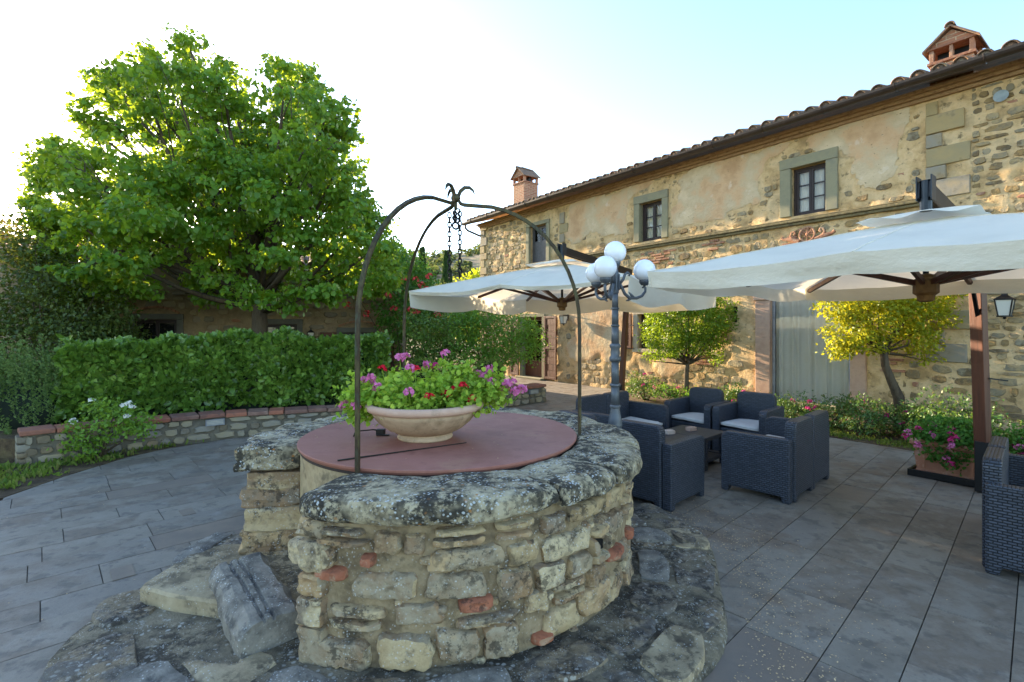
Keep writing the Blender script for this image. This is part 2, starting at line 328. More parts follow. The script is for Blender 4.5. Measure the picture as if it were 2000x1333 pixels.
def lobe_cloud(lobes, n, r, clump=14, csize=.2, shell=.5, droop=.3, up=.5):
    """leaf positions/directions for sprays spread through ellipsoidal lobes (x,y,z,rx,ry,rz)"""
    L = np.array(lobes, float); wgt = (L[:,3]*L[:,4] + L[:,3]*L[:,5] + L[:,4]*L[:,5]); wgt /= wgt.sum()
    nc = max(1, n // clump); k = r.choice(len(L), nc, p=wgt)
    o = unit(r.normal(size=(nc,3))); rad = shell + (1-shell) * r.rand(nc,1)**.6
    Cc = L[k,:3] + o * rad * L[k,3:6]
    i = np.repeat(np.arange(nc), clump); m = len(i)
    P = Cc[i] + r.normal(size=(m,3)) * csize * np.array([1,1,.6])
    D = o[i]*.7 + r.normal(size=(m,3))*.7 + np.array([0,0,-droop])
    N = o[i]*.8 + r.normal(size=(m,3))*.45 + np.array([0,0,up])
    return P, D, N
def blob_core(name, lobes, f, mat, parent):
    b = MB()
    for l in lobes: b.sphere(l[:3], 1, 10, 7, (l[3]*f, l[4]*f, l[5]*f))
    return b.build(name, mat, parent, smooth=True)
def flower_head(r, n=26, rad=.035, size=.022, mat=None, name='flower_head', flat=.7):
    o = unit(r.normal(size=(n,3))); o[:,2] = np.abs(o[:,2]) * 1.0 - .2
    P = o * rad * np.array([1,1,flat]); D = unit(np.cross(o, r.normal(size=(n,3)))) + o*.3
    return leaves(name, P, D, o, size, mat, None, 'round')

# ------------------------------------------------------------------ stones
def stone(mb, cs, cz, w, h, dep, mapf, r, k=10, back=.04, rings=1, rough=.26, p=5.):
    ang = [2*math.pi*(i + .3*r.rand())/k for i in range(k)]
    out = []
    for a in ang:
        c, s_ = math.cos(a), math.sin(a)
        q = (abs(c)**p + abs(s_)**p) ** (-1/p) * (1 - rough*r.rand())
        out.append((c*q*w/2, s_*q*h/2))
    tilt = (r.rand()-.5)*dep*.8; tilt2 = (r.rand()-.5)*dep*.6
    vs = [mapf(cs+a, cz+b, -back) for a, b in out] + [mapf(cs+a, cz+b, dep*.45 + tilt*a/w*.6) for a, b in out]
    for j in range(rings):
        f = .9 - .4*j/max(1, rings)
        vs += [mapf(cs+a*f, cz+b*f, dep*(.9+.2*r.rand()) + tilt*a/w + tilt2*b/h) for a, b in out]
    vs.append(mapf(cs, cz, dep*(.85+.3*r.rand())))
    R = rings + 2; fs = []
    for j in range(R-1):
        fs += [(j*k+i, j*k+(i+1)%k, (j+1)*k+(i+1)%k, (j+1)*k+i) for i in range(k)]
    fs += [((R-1)*k+i, (R-1)*k+(i+1)%k, R*k) for i in range(k)]
    mb.add(vs, fs)
def courses(s0, s1, z0, z1, hr, wr, r, gap=.02):
    z = z0; out = []
    while z < z1 - .03:
        h = min(hr[0] + (hr[1]-hr[0])*r.rand(), z1 - z); s = s0 - r.rand()*wr[0]
        while s < s1:
            wd = wr[0] + (wr[1]-wr[0])*r.rand()**1.5
            a, b = max(s, s0), min(s+wd, s1)
            if b - a > wr[0]*.5: out.append(((a+b)/2, z+h/2 + (r.rand()-.5)*h*.25, b-a-gap, h-gap*(.6+.5*r.rand())))
            s += wd
        z += h
    return out
def rock(name, c, size, mat, parent, seed, rz=0, rough=.10, n=8, tilt=(0,0), smooth=True):
    """roughly squared block: subdivided box, corners rounded, faces broken by noise"""
    r = rs(seed); b = bmesh.new(); bmesh.ops.create_cube(b, size=2)
    bmesh.ops.subdivide_edges(b, edges=b.edges[:], cuts=n-1, use_grid_fill=True)
    off = Vector(r.rand(3)*50); s = Vector(size)/2
    R = Matrix.Rotation(rz, 4, 'Z') @ Matrix.Rotation(tilt[0], 4, 'X') @ Matrix.Rotation(tilt[1], 4, 'Y')
    for v in b.verts:
        p = v.co; q = (abs(p.x)**12 + abs(p.y)**12 + abs(p.z)**12) ** (1/12); p = p / q * (1.0)
        d = mnoise.fractal(p*1.6 + off, 1, 2.2, 5) * rough + abs(mnoise.noise(p*2.7+off))*rough*.5
        p = p * (1 + d); v.co = R @ Vector((p.x*s.x, p.y*s.y, p.z*s.z)) + Vector(c)
    me = bpy.data.meshes.new(name); b.to_mesh(me); b.free()
    if smooth: me.polygons.foreach_set('use_smooth', [True]*len(me.polygons)); me.set_sharp_from_angle(angle=math.radians(35))
    return link(name, me, mat, parent)
# ================================================================== GROUND AND PAVING
V1 = Vector((.727, .687, 0)); V2 = Vector((-.687, .727, 0))
TERR = [(-4.9,-2.),(-4.92,4.79),(-4.95,5.5),(-4.89,6.3),(-4.7,6.8),(-4.18,7.38),(-2.94,7.98),(-1.9,8.58),(-1.,9.38),(-.2,10.18),(.75,11.03),(.25,12.2),(-1.2,15.6),(-.9,18.1),(-.54,17.7),(2.82,13.22),(2.45,12.3),(2.6,10.9),(3.2,9.8),(4.,8.6),(4.79,7.5),(5.38,6.6),(6.,5.8),(7.2,4.7),(9.,3.4),(9.,-2.)]
def clip(poly, rect):
    out = poly
    for i in range(4):
        a, b = rect[i], rect[(i+1) % 4]; nx, ny = -(b[1]-a[1]), b[0]-a[0]
        f = lambda p: (p[0]-a[0])*nx + (p[1]-a[1])*ny
        res = []
        for j in range(len(out)):
            p, q = out[j], out[(j+1) % len(out)]; fp, fq = f(p), f(q)
            if fp >= 0: res.append(p)
            if fp*fq < 0:
                t_ = fp/(fp-fq); res.append((p[0]+(q[0]-p[0])*t_, p[1]+(q[1]-p[1])*t_))
        out = res
        if len(out) < 3: return []
    return out
def area(p): return abs(sum(p[i][0]*p[(i+1)%len(p)][1]-p[(i+1)%len(p)][0]*p[i][1] for i in range(len(p))))/2

g = MB()
gn = 40
def gz(x, y):
    d = math.hypot(x, y-10); return -.03 - .0 * d
xs = [-900,-400,-200,-100,-60,-40,-25,-15,-8,0,8,15,25,40,60,100,200,400,900]
g.add([(x, y, -.05) for y in xs for x in xs], [(j*19+i, j*19+i+1, (j+1)*19+i+1, (j+1)*19+i) for j in range(18) for i in range(18)])
tag(g.build('ground', m_ground), 'dry grassy ground around the farmhouse', None, None, 'structure')
terr = MB().prism(TERR[::-1], lambda a, b, d: (a, b, d), -.045, -.012).build('terrace', m_joint, fix=True)
tag(terr, 'grey slate paved terrace around the old well', None, None, 'structure')
r = rs(11); slabs = []
b_ = -9.
WELL = Vector((-.507, 3.62, 0))
while b_ < 18:
    wd = .3 + .07*r.rand(); a_ = -9 - r.rand()*.6
    while a_ < 17:
        L = .52 + .42*r.rand(); gp = .003
        pts = [V1*x + V2*y for x, y in ((a_+gp, b_+gp), (a_+L-gp, b_+gp), (a_+L-gp, b_+wd-gp), (a_+gp, b_+wd-gp))]
        rect = [(p.x, p.y) for p in pts]
        cx_, cy_ = sum(p[0] for p in rect)/4, sum(p[1] for p in rect)/4
        if -6 < cx_ < 10 and .8 < cy_ < 19 and math.hypot(cx_-WELL.x, cy_-WELL.y) > 1.25:
            q = clip(TERR, rect)
            if q and area(q) > .004:
                Z = max(cy_, 1.); vis = abs(cx_/Z) < 1.12 and Z > 1.95
                slabs.append((area(q)/Z**3 if vis else 0, q))
        a_ += L
    b_ += wd
slabs.sort(key=lambda s: -s[0])
rest = MB()
for i, (sc_, q) in enumerate(slabs):
    zt = (r.rand()-.5)*.004; tl = (r.rand(2)-.5)*.004
    cx_, cy_ = q[0]
    fn = lambda a, b, d: (a, b, d + (zt + tl[0]*(a-cx_) + tl[1]*(b-cy_) if d > -.01 else 0))
    ccw = sum(q[j][0]*q[(j+1)%len(q)][1]-q[(j+1)%len(q)][0]*q[j][1] for j in range(len(q))) > 0
    if not ccw: q = q[::-1]
    if i < 290: MB().prism(q, fn, -.02, 0).build('paving_slab', m_pavestain if r.rand() < .05 else m_paving, terr)
    else: rest.prism(q, fn, -.02, 0)
tag(rest.build('paving_slabs', m_paving, terr), 'farther grey slate paving slabs', kind='stuff')
# small brown repair pieces let into the slabs
for (x, y, l_, w_, a) in [(-2.62,3.35,.12,.2,.76),(-2.9,4.45,.1,.18,.76),(-2.15,4.0,.11,.19,.76),(-1.55,5.0,.1,.17,.76)]:
    M = Matrix.Translation((x, y, 0)) @ Matrix.Rotation(a, 4, 'Z')
    MB().box(-l_/2, l_/2, -w_/2, w_/2, -.01, .006, M).build('paving_patch', m_pavestain, terr)

# petals and litter on the paving
r = rs(5); n = 2600
P = np.empty((n,3))
a = r.uniform(-1.1, .75, n); rad = 2.0 + np.abs(r.normal(0, .33, n)); P[:,0] = WELL.x + rad*np.cos(a); P[:,1] = WELL.y + rad*np.sin(a); 
k2 = r.rand(n) < .15; P[k2,0] = r.uniform(-4.4, 5, k2.sum()); P[k2,1] = r.uniform(2, 8, k2.sum())
P[:,2] = .007
k3 = r.rand(n) < .03; P[k3,0] = r.normal(-.55, .42, k3.sum()); P[k3,1] = r.normal(3.4, .38, k3.sum()); P[k3,2] = .8935
ok3 = ~k3 | ((np.hypot(P[:,0]+.507, P[:,1]-3.62) < .93) & (np.hypot(P[:,0]+.6, P[:,1]-3.45) > .22)); P = P[ok3]; n = len(P)
D = r.normal(size=(n,3)); D[:,2] *= .1; N = r.normal(size=(n,3))*.2 + [0,0,1]
tag(leaves('fallen_petals', P, D, N, r.uniform(.006,.013,n), m_litter, None, 'oval'), 'pale dry petals scattered on the paving by the well', 'litter', kind='stuff')

# ================================================================== FARMHOUSE
U = Vector((.6,-.8,0)); HZ = math.atan2(-.8,.6)
house = thing('farmhouse', 'long two storey stone farmhouse with patchy ochre plaster and tiled roof', 'building', (-1.14,18.5,0), HZ)
OPEN = {'w1': (2.87,3.72,3.72,4.9), 'w2': (7.32,8.,3.82,4.78), 'w3': (10.98,11.6,3.81,4.74), 'door': (2.52,3.52,.06,1.98), 'gw': (7.27,8.05,1.12,1.98), 'sm': (9.76,9.88,1.76,2.1), 'glass': (10.6,12.,.22,2.6)}
HL, HT = 18., 5.46
def plaster(u, z):
    nz = mnoise.fractal(Vector((u*.9, z*1.1, 3.)), 1, 2.1, 5)
    d = min((z-3.98)/.35, (5.34-z)/.22, (u-4.65)/.45, (12.95-u)/.5)
    for k, e in (('w2', .42), ('w3', .42)):
        a, b, c, d_ = OPEN[k]; dx = max(a-u, u-b, 0); dz = max(c-z, z-d_, 0)
        d = min(d, (math.hypot(dx, dz)-.27)/e if dx < .9 else 9)
    if z < 3.6:   # lower remnants of render
        d = min((z-.25)/.3, (3.5-z)/.3, (u-4.2)/.3, (9.2-u)/.4) - .55
        return d*.5 + nz*1.1 - .62
    return d + nz*1.0 - .16
def opening_cells(ops, u, z): return any(a-1e-4 < u < b+1e-4 and c-1e-4 < z < d+1e-4 for a, b, c, d in ops.values())
def wall_mesh(name, ops, x0, x1, z1, step, relief, parent, mat, pl=None, depth=.28, back=6.):
    us = set(np.round(np.arange(x0, x1+.001, step), 4)); zs = set(np.round(np.arange(0, z1+.001, step), 4))
    for a, b, c, d in ops.values():
        us = {q for q in us if min(abs(q-a), abs(q-b)) > step*.35} | {a, b}; zs = {q for q in zs if min(abs(q-c), abs(q-d)) > step*.35} | {c, d}
    us = sorted(us | {x0, x1}); zs = sorted(zs | {0., z1}); nu, nz_ = len(us), len(zs)
    edge = {}
    vs = []; att = []
    for z in zs:
        for u in us:
            p = pl(u, z) if pl else -1
            m = max(0., min(1., (p-.0)/.16)); att.append(m)
            q = relief*(mnoise.fractal(Vector((u*3.2, z*4.2, 9)), 1, 2, 4)) * (1-.75*m)
            vs.append((u, -(q + .022*m), z))
    fs = []
    for j in range(nz_-1):
        for i in range(nu-1):
            if not opening_cells(ops, (us[i]+us[i+1])/2, (zs[j]+zs[j+1])/2): fs.append((j*nu+i, j*nu+i+1, (j+1)*nu+i+1, (j+1)*nu+i))
    b = MB(); b.v = vs; b.f = fs
    for a, bb, c, d in ops.values():
        b.add([(a,.03,c),(a,depth,c),(a,depth,d),(a,.03,d)], [(0,3,2,1)]); b.add([(bb,.03,c),(bb,depth,c),(bb,depth,d),(bb,.03,d)], [(0,1,2,3)])
        b.add([(a,.03,c),(bb,.03,c),(bb,depth,c),(a,depth,c)], [(0,1,2,3)]); b.add([(a,.03,d),(bb,.03,d),(bb,depth,d),(a,depth,d)], [(0,3,2,1)])
    b.box(x0+.03, x1-.03, depth+.3, back, 0, z1)          # solid body behind
    me_o = b.build(name, mat, parent)
    at = me_o.data.attributes.new('plaster', 'FLOAT', 'POINT'); at.data.foreach_set('value', att + [0.]*(len(b.v)-len(att)))
    me_o.data.polygons.foreach_set('use_smooth', [i < len(fs) for i in range(len(b.f))])
    return me_o
# wall material: lime mortar with plaster skin
t = NT('lime_wall'); tc = t.n('TexCoord').outputs['Object']
pa = t.n('Attribute', attribute_name='plaster').outputs['Fac']
mort = t.ramp(t.rng(t.noise(tc, 2.2, 8, .65), .3, .7), [C(166,138,98), C(200,168,120), C(216,186,140), C(186,160,120)])
mort = t.mix(t.rng(t.noise(tc, 9, 6), .55, .7), mort, C(120,104,76))
pla = t.ramp(t.rng(t.noise(tc, 1.3, 8, .6), .3, .7), [C(190,152,112), C(208,172,132), C(200,178,142), C(216,194,158)])
pla = t.mix(t.math('MULTIPLY', t.rng(t.noise(tc, 3.1, 7), .6, .68), .5), pla, C(222,206,180))
pla = t.mix(t.math('MULTIPLY', t.rng(t.noise(tc, 24, 5), .66, .7), .8), pla, C(110,92,66))
edge = t.rng(t.math('ADD', pa, t.math('MULTIPLY', t.math('SUBTRACT', t.noise(tc, 14, 6), .5), .7)), .4, .55)
t.set(t.b.inputs['Base Color'], t.mix(edge, mort, pla)); t.b.inputs['Roughness'].default_value = .95; t.b.inputs['Specular IOR Level'].default_value = .1
hh = t.math('ADD', t.math('MULTIPLY', t.noise(tc, 26, 8, .7), .7), t.math('ADD', t.math('MULTIPLY', t.noise(tc, 7, 6), 1.2), t.math('MULTIPLY', edge, .8)))
bmp = t.n('Bump', {'Strength': .65, 'Distance': .025, 'Height': hh}); t.set(t.b.inputs['Normal'], bmp.outputs[0]); m_limewall = t.m
hw = wall_mesh('wall', OPEN, 0, HL, HT, .07, .032, house, m_limewall, plaster)
flat = lambda s, z, d: (s, -d, z)
def near_open(ops, s, z, w, h, pad):
    return any(s+w/2 > a-pad and s-w/2 < b+pad and z+h/2 > c-pad and z-h/2 < d+pad for a, b, c, d in ops.values())
def scatter_stones(zones, ops, pad, parent, mat, seed, base, udir, limit, keep=lambda *a: True, dep=(.015,.045), brickmat=None):
    r = rs(seed); L = []
    for (s0, s1, z0, z1, hr, wr, dens) in zones:
        for s, z, w_, h_ in courses(s0, s1, z0, z1, hr, wr, r, .02):
            if r.rand() > dens or near_open(ops, s, z, w_, h_, pad) or not keep(s, z, r): continue
            p = Vector(base) + Vector(udir)*s; Z = max(p.y, 1)
            vis = abs(p.x/Z) < 1.06
            L.append(((w_*h_/Z**2 if vis else 0), s, z, w_, h_, dep[0]+(dep[1]-dep[0])*r.rand()))
    L.sort(key=lambda q: -q[0]); rest = MB()
    for i, (sc_, s, z, w_, h_, d) in enumerate(L):
        bk = brickmat and r.rand() < .05
        if i < limit:
            m = MB(); stone(m, s, z, w_*(.9 if not bk else .6), h_*(1 if not bk else .5), d, flat, r, 9); m.build('brick' if bk else 'stone', brickmat if bk else mat, parent)
        else: stone(rest, s, z, w_, h_, d, flat, r, 8)
    if rest.v: tag(rest.build('small_stones', mat, parent), 'smaller rubble stones set in the mortar', kind='stuff')
HO = dict(OPEN); HO['pil'] = (10.28,12.24,0,2.9); HO['door2'] = (1.95,4.3,0,2.05); HO['gw2'] = (7.1,8.2,.95,2.1)
zones = [(.45,4.25,.1,5.35,(.1,.2),(.16,.5),.93), (4.3,13.0,.1,3.6,(.1,.22),(.14,.5),.9), (13.6,18,.05,5.3,(.075,.15),(.12,.42),.97), (4.7,13,3.75,5.3,(.08,.17),(.1,.36),.42), (13.1,13.7,.1,3.4,(.1,.2),(.2,.4),.8)]
def keep_house(s, z, r):
    if 13.02 < s < 13.62 and z > 1.0: return False
    p = plaster(s, z) if s < 13 else -1
    return p < .02 and not (3.58 < z < 3.8 and 5. < s < 13.1)
scatter_stones(zones, HO, .2, hw, m_housestone, 21, (-1.14,18.5,0), U, 285, keep_house, (.006,.024), m_brick)
# quoins at the straight joint, and at the corner
zq = 1.1; i = 0
while zq < 5.2:
    h_ = .30 if i % 2 == 0 else .22; L = (.5 if i % 2 == 0 else .2) + .05*math.sin(i*7)
    MB().box(13.06, 13.06+L, -.03-.012*(i%3), .05, zq+.006, zq+h_-.006).build('quoin', m_quoin, hw, bevel=.012); zq += h_; i += 1
zq = .05; i = 0
while zq < 5.3:
    h_ = .24 + .08*((i*37) % 5)/5; L = .42 if i % 2 else .26
    MB().box(-.02, L, -.045-.01*(i%2), .05, zq+.006, zq+h_-.006).build('quoin', m_quoin, hw, bevel=.014); zq += h_; i += 1
for i, (z, h_, L) in enumerate([(4.2,.27,.2),(4.48,.28,.36),(4.77,.34,.2)]): MB().box(4.32, 4.32+L, -.035, .05, z, z+h_-.01).build('quoin', m_quoin, hw, bevel=.012)
# brick remnants
r = rs(8)
for (u0, u1, z0, z1, nn) in [(7.3,8.3,3.1,3.5,22),(9.0,9.5,3.36,3.52,8),(10.9,11.3,3.38,3.55,5),(8.9,9.3,.75,1.05,8),(12.3,12.7,.9,1.2,4)]:
    for k in range(nn):
        u = u0 + (u1-u0)*r.rand(); z = z0 + round((z1-z0)*r.rand()/.062)*.062; L = .1+.13*r.rand()
        MB().box(u, u+L, -.03-.012*r.rand(), .03, z, z+.045).build('brick', m_brick, hw, bevel=.006)
# cornice, string course
sc2 = MB().box(5.15, 13.05, -.075, .02, 3.62, 3.67).box(5.15, 13.05, -.11, .02, 3.672, 3.72).box(5.15,13.05,-.085,.02,3.722,3.75).build('string_course', surf('string_stone', [C(92,84,62), C(126,114,82), C(84,78,62)], 5, 0, bump=.7), house, bevel=.012)
cn = MB().box(-.05, HL+.02, -.06, .02, 5.30, 5.355).box(-.07, HL+.04, -.12, .02, 5.357, 5.41).box(-.09,HL+.06,-.19,.02,5.412,5.462).build('brick_cornice', m_cornice, house, bevel=.006)
# roof
SL = .3
roof = MB().add([(-.3,-.42,5.47),(HL+.3,-.42,5.47),(HL+.3,6.5,5.47+6.92*SL),(-.3,6.5,5.47+6.92*SL),(-.3,-.42,5.52),(HL+.3,-.42,5.52),(HL+.3,6.5,5.52+6.92*SL),(-.3,6.5,5.52+6.92*SL)], [(0,3,2,1),(4,5,6,7),(0,1,5,4),(1,2,6,5),(2,3,7,6),(3,0,4,7)]).build('roof', m_tile, house)
def half_tile(rad, L, n=9, th=.014, r2=None):
    b = MB(); r2 = r2 or rad*.82
    vs = []
    for y, ra in ((0, rad), (L, r2)):
        for q in (ra, ra-th):
            vs += [(q*math.cos(math.pi*i/(n-1)), y, q*math.sin(math.pi*i/(n-1))) for i in range(n)]
    fs = []
    for i in range(n-1):
        fs += [(i, i+1, 2*n+i+1, 2*n+i), (n+i, 3*n+i, 3*n+i+1, n+i+1), (i, n+i, n+i+1, i+1), (2*n+i, 2*n+i+1, 3*n+i+1, 3*n+i)]
    return b.add(vs, fs)
tile_me = half_tile(.105, .5, 9, .02).prism([(.1*math.cos(math.pi*i/8), .1*math.sin(math.pi*i/8)) for i in range(9)], lambda a, b, d: (a*.92, d, b*.9), .025, .2).build('roof_tile', m_tile, roof, smooth=True)
r = rs(3); ntile = int((HL+.5)/.26)
for i in range(ntile):
    o = tile_me if i == 0 else tile_me.copy()
    if i: COL.objects.link(o)
    o.location = (-.2+i*.26 + (r.rand()-.5)*.03, -.47+(r.rand()-.5)*.05, 5.55+(r.rand()-.5)*.015); o.rotation_euler = (math.atan(SL), (r.rand()-.5)*.1, (r.rand()-.5)*.08)
tf = MB()
for j in range(1, 16):
    for i in range(ntile):
        b = half_tile(.09, .46, 5, .012); x = -.2+i*.26+(r.rand()-.5)*.02; y = -.47+j*.42
        tf.add([(x+a, y+bb, 5.54+c+(y+bb+.47)*SL + .012*0) for a, bb, c in b.v], b.f)
tag(tf.build('upper_roof_tiles', m_tile, roof, smooth=True), 'rows of barrel tiles up the roof slope', kind='stuff')
gut = MB(); n = 9
for x in (0, HL+.75):
    for q in (.095, .087): gut.v += [(x-.42, -.52-q*math.cos(math.pi*i/(n-1)), 5.52-q*math.sin(math.pi*i/(n-1))) for i in range(n)]
for i in range(n-1): gut.f += [(i,i+1,2*n+i+1,2*n+i), (n+i,3*n+i,3*n+i+1,n+i+1), (i,n+i,n+i+1,i+1), (2*n+i,2*n+i+1,3*n+i+1,3*n+i)]
gut.f += [(0,2*n,3*n,n),(n-1,2*n-1,4*n-1,3*n-1)]
gutter = gut.build('gutter', m_gutter, house, smooth=False)
for i in range(18):
    x = .2+i*1.05; MB().tube([(x, -.52-.1*math.cos(math.pi*k/8), 5.525-.1*math.sin(math.pi*k/8)) for k in range(9)], .012, 5).build('bracket', m_gutter, gutter)
MB().tube([(-.3,-.52,5.45),(-.3,-.5,5.33),(-.27,-.42,5.24),(-.12,.05,5.06),(-.08,.2,4.98),(-.075,.26,4.86),(-.075,.26,.05)], .04, 10).build('downpipe', m_gutter, house, smooth=True)
# chimneys
def chimney(u, y, zb, wd, zt, zr, name, pos):
    ch = MB().box(u-wd/2, u+wd/2, y-wd/2, y+wd/2, zb, zt).build('chimney', m_chim, house); e = wd/2+.035
    MB().box(u-e, u+e, y-e, y+e, zt+.002, zt+.045).build('brick_band', m_brick, ch, bevel=.005)
    k = wd/2+.01; hz = zt+.045
    for sx in (-1, 0, 1):
        for sy in (-1, 1):
            wx = .045 if sx == 0 else .06
            x = u + sx*(k-wx/2); yy = y+sy*(k-.05)
            MB().box(x-wx/2, x+wx/2, yy-.05, yy+.05, hz+.001, hz+.2).build('brick_pier', m_brick, ch, bevel=.005)
    MB().box(u-k+.06, u+k-.06, y-.05, y+.05, hz+.001, hz+.19).build('flue', m_black, ch)
    MB().box(u-e, u+e, y-e, y+e, hz+.202, hz+.235).build('brick_band', m_brick, ch, bevel=.005)
    g0 = hz+.236; MB().prism([(-k, g0), (k, g0), (0, zr-.03)], lambda a, b, d: (u+a, d, b), y-k, y+k).build('gable', m_chim, ch, fix=True)
    E2 = e+.05; sl = (zr-g0)/(k)
    for s in (-1, 1):
        MB().prism([(0, zr), (s*E2, zr-sl*E2), (s*E2, zr-sl*E2+.03), (0, zr+.035)], lambda a, b, d: (u+a, d, b), y-E2, y+E2).build('roof_slab', m_tile, ch, fix=True)
    tcap = half_tile(.07, .3, 7); c2 = MB()
    for j in range(3): c2.add([(u+a, y-E2-.02+j*.24+b, zr+.0+c+.01*(j%2)) for a, b, c in tcap.v], tcap.f)
    c2.build('ridge_tile', m_tile, ch, smooth=True)
chimney(13.3, .6, 5.6, .54, 5.98, 6.5, 'a', 0)
chimney(.75, 1.5, 5.9, .66, 7.02, 7.6, 'b', 0)
# stone surrounds + windows
def surround(par, a, b, c, d, fw, top=None, sill=True, mat=None, pr=.05):
    mat = mat or m_surround; top = top or fw
    for x0, x1 in ((a-fw, a), (b, b+fw)): MB().box(x0, x1, -pr, .2, c, d).build('jamb_stone', mat, par, bevel=.01)
    MB().box(a-fw-.005, b+fw+.005, -pr-.004, .2, d+.003, d+top).build('lintel_stone', mat, par, bevel=.01)
    if sill: MB().box(a-fw-.02, b+fw+.02, -pr-.02, .22, c-.1, c-.003).build('sill_stone', mat, par, bevel=.012)
def window(par, a, b, c, d, y, rows=3, leaves_=2, mat=None, panes=True, low=0., curtain=True, fw=.045):
    mat = mat or m_frame
    w_ = MB().box(a, a+fw, y-.03, y+.05, c, d).box(b-fw, b, y-.03, y+.05, c, d).box(a+fw, b-fw, y-.03, y+.05, c, c+fw).box(a+fw, b-fw, y-.03, y+.05, d-fw, d).build('window', mat, par, bevel=.004)
    lw = (b-a-2*fw)/leaves_
    for i in range(leaves_):
        x0 = a+fw+i*lw; x1 = x0+lw; s = .04
        m = MB().box(x0+.002, x0+s, y-.02, y+.025, c+fw, d-fw).box(x1-s, x1-.002, y-.02, y+.025, c+fw, d-fw).box(x0+s, x1-s, y-.02, y+.025, c+fw, c+fw+s+low).box(x0+s, x1-s, y-.02, y+.025, d-fw-s, d-fw)
        zz0, zz1 = c+fw+s+low, d-fw-s; ph = (zz1-zz0)/rows
        for k in range(1, rows): m.box(x0+s, x1-s, y-.016, y+.02, zz0+k*ph-.01, zz0+k*ph+.01)
        m.build('sash', mat, w_, bevel=.003)
        for k in range(rows): MB().box(x0+s-.004, x1-s+.004, y+.0, y+.006, zz0+k*ph+.008, zz0+(k+1)*ph-.008).build('pane', m_pane if curtain else m_glass, w_)
    if curtain:
        cb = MB(); nn = 40
        for i in range(nn+1):
            x = a+fw + (b-a-2*fw)*i/nn; yy = y+.07+.012*math.sin(i*1.3); cb.v += [(x, yy, c+fw), (x, yy, d-fw)]
        cb.f = [(2*i, 2*i+2, 2*i+3, 2*i+1) for i in range(nn)]
        cb.build('lace_curtain', m_curtain, w_, smooth=True)
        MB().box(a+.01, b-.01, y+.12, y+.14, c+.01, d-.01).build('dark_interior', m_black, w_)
    return w_
for k, fw in (('w2', .17), ('w3', .2)): surround(house, *OPEN[k], fw, .2, False); window(house, *OPEN[k], .14)
surround(house, *OPEN['w1'], .15, .12, True); window(house, *OPEN['w1'], .14, 1, 2, m_frameg, True, .62)
surround(house, *OPEN['gw'], .14, .14, True, surf('pale_stone_surround', [C(186,168,140), C(204,186,158)], 4, .3, bump=.3)); window(house, *OPEN['gw'], .14, 3, 2, m_frame, True, 0, False)
window(house, *OPEN['sm'], .12, 1, 1, m_frame, True, 0, False, .012)
# left door with glazed leaves, open shutters
surround(house, *OPEN['door'], .13, .12, False)
MB().box(2.38, 3.66, -.22, .2, .0, .058).build('door_step', m_surround, house, bevel=.012)
dw = window(house, 2.52, 3.52, .06, 1.98, .12, 3, 2, m_wood, True, .42, True, .06); dw.name = 'door'
def shutter(par, x0, x1, z0, z1, y, mat=m_wood, n=9, name='shutter'):
    s = .07
    o = MB().box(x0, x0+s, y-.04, y, z0, z1).box(x1-s, x1, y-.04, y, z0, z1).box(x0+s, x1-s, y-.04, y, z0, z0+s).box(x0+s, x1-s, y-.04, y, z1-s, z1).box(x0+s, x1-s, y-.04, y, (z0+z1)/2-.04, (z0+z1)/2+.04).build('shutter', mat, par, bevel=.005)
    ph = (z1-z0-2*s)/n
    for k in range(n): MB().box(x0+s, x1-s, y-.03+.004*(k%2), y-.008, z0+s+k*ph+.003, z0+s+(k+1)*ph-.003).build('board', mat, o)
    MB().box(x1-.03, x1+.1, y-.06, y-.045, z1-.62*(z1-z0)*.55, z1-.62*(z1-z0)*.55+.025).build('latch', m_black, o)
    return o
shutter(house, 3.68, 4.24, .06, 2.0, -.06); shutter(house, 1.92, 2.37, .06, 2.0, -.06)
shutter(house, 6.86, 7.11, 1.1, 2.0, -.06, n=5)
# big glazed opening with pilasters and curtain
m_pil = surf('pink_stone_pilaster', [C(176,140,116), C(192,158,132), C(168,136,116)], 3, .1, bump=.25, bscale=50)
for a, b in ((10.3, 10.598), (12.002, 12.24)):
    MB().box(a, b, -.07, .15, .1, 2.2).build('pilaster', m_pil, house, bevel=.01); MB().box(a-.03, b+.03, -.1, .15, 2.203, 2.36).build('capital', m_pil, house, bevel=.015)
    MB().box(a, b, -.07, .15, 2.363, 2.6).build('pilaster_block', m_pil, house, bevel=.01); MB().box(a-.03, b+.03, -.1, .15, .0, .098).build('plinth', m_pil, house, bevel=.01)
MB().box(10.27, 12.27, -.08, .15, 2.603, 2.85).build('lintel', m_pil, house, bevel=.01)
MB().box(10.6, 12., -.12, .2, .1, .219).build('threshold', m_surround, house, bevel=.01)
gd = MB().box(10.6,10.65,.03,.09,.22,2.6).box(11.95,12.,.03,.09,.22,2.6).box(10.65,11.95,.03,.09,.22,.27).box(10.65,11.95,.03,.09,2.55,2.6).build('glazed_door', m_alu, house, bevel=.004)
MB().box(10.64, 11.96, .055, .061, .26, 2.56).build('pane', m_pane, gd)
cb = MB(); nn = 260; r = rs(2); ph = 0
for i in range(nn+1):
    x = 10.62+1.36*i/nn; ph += .22+.12*math.sin(i*.11); yy = .125+.02*math.sin(ph)+.014*math.sin(ph*.37+1)
    cb.v += [(x, yy, .24), (x, yy, 2.58)]
cb.f = [(2*i, 2*i+2, 2*i+3, 2*i+1) for i in range(nn)]
cb.build('curtain', m_curtain, gd, smooth=True)
MB().box(10.61, 11.99, .3, .32, .23, 2.59).build('dark_interior', m_black, gd)
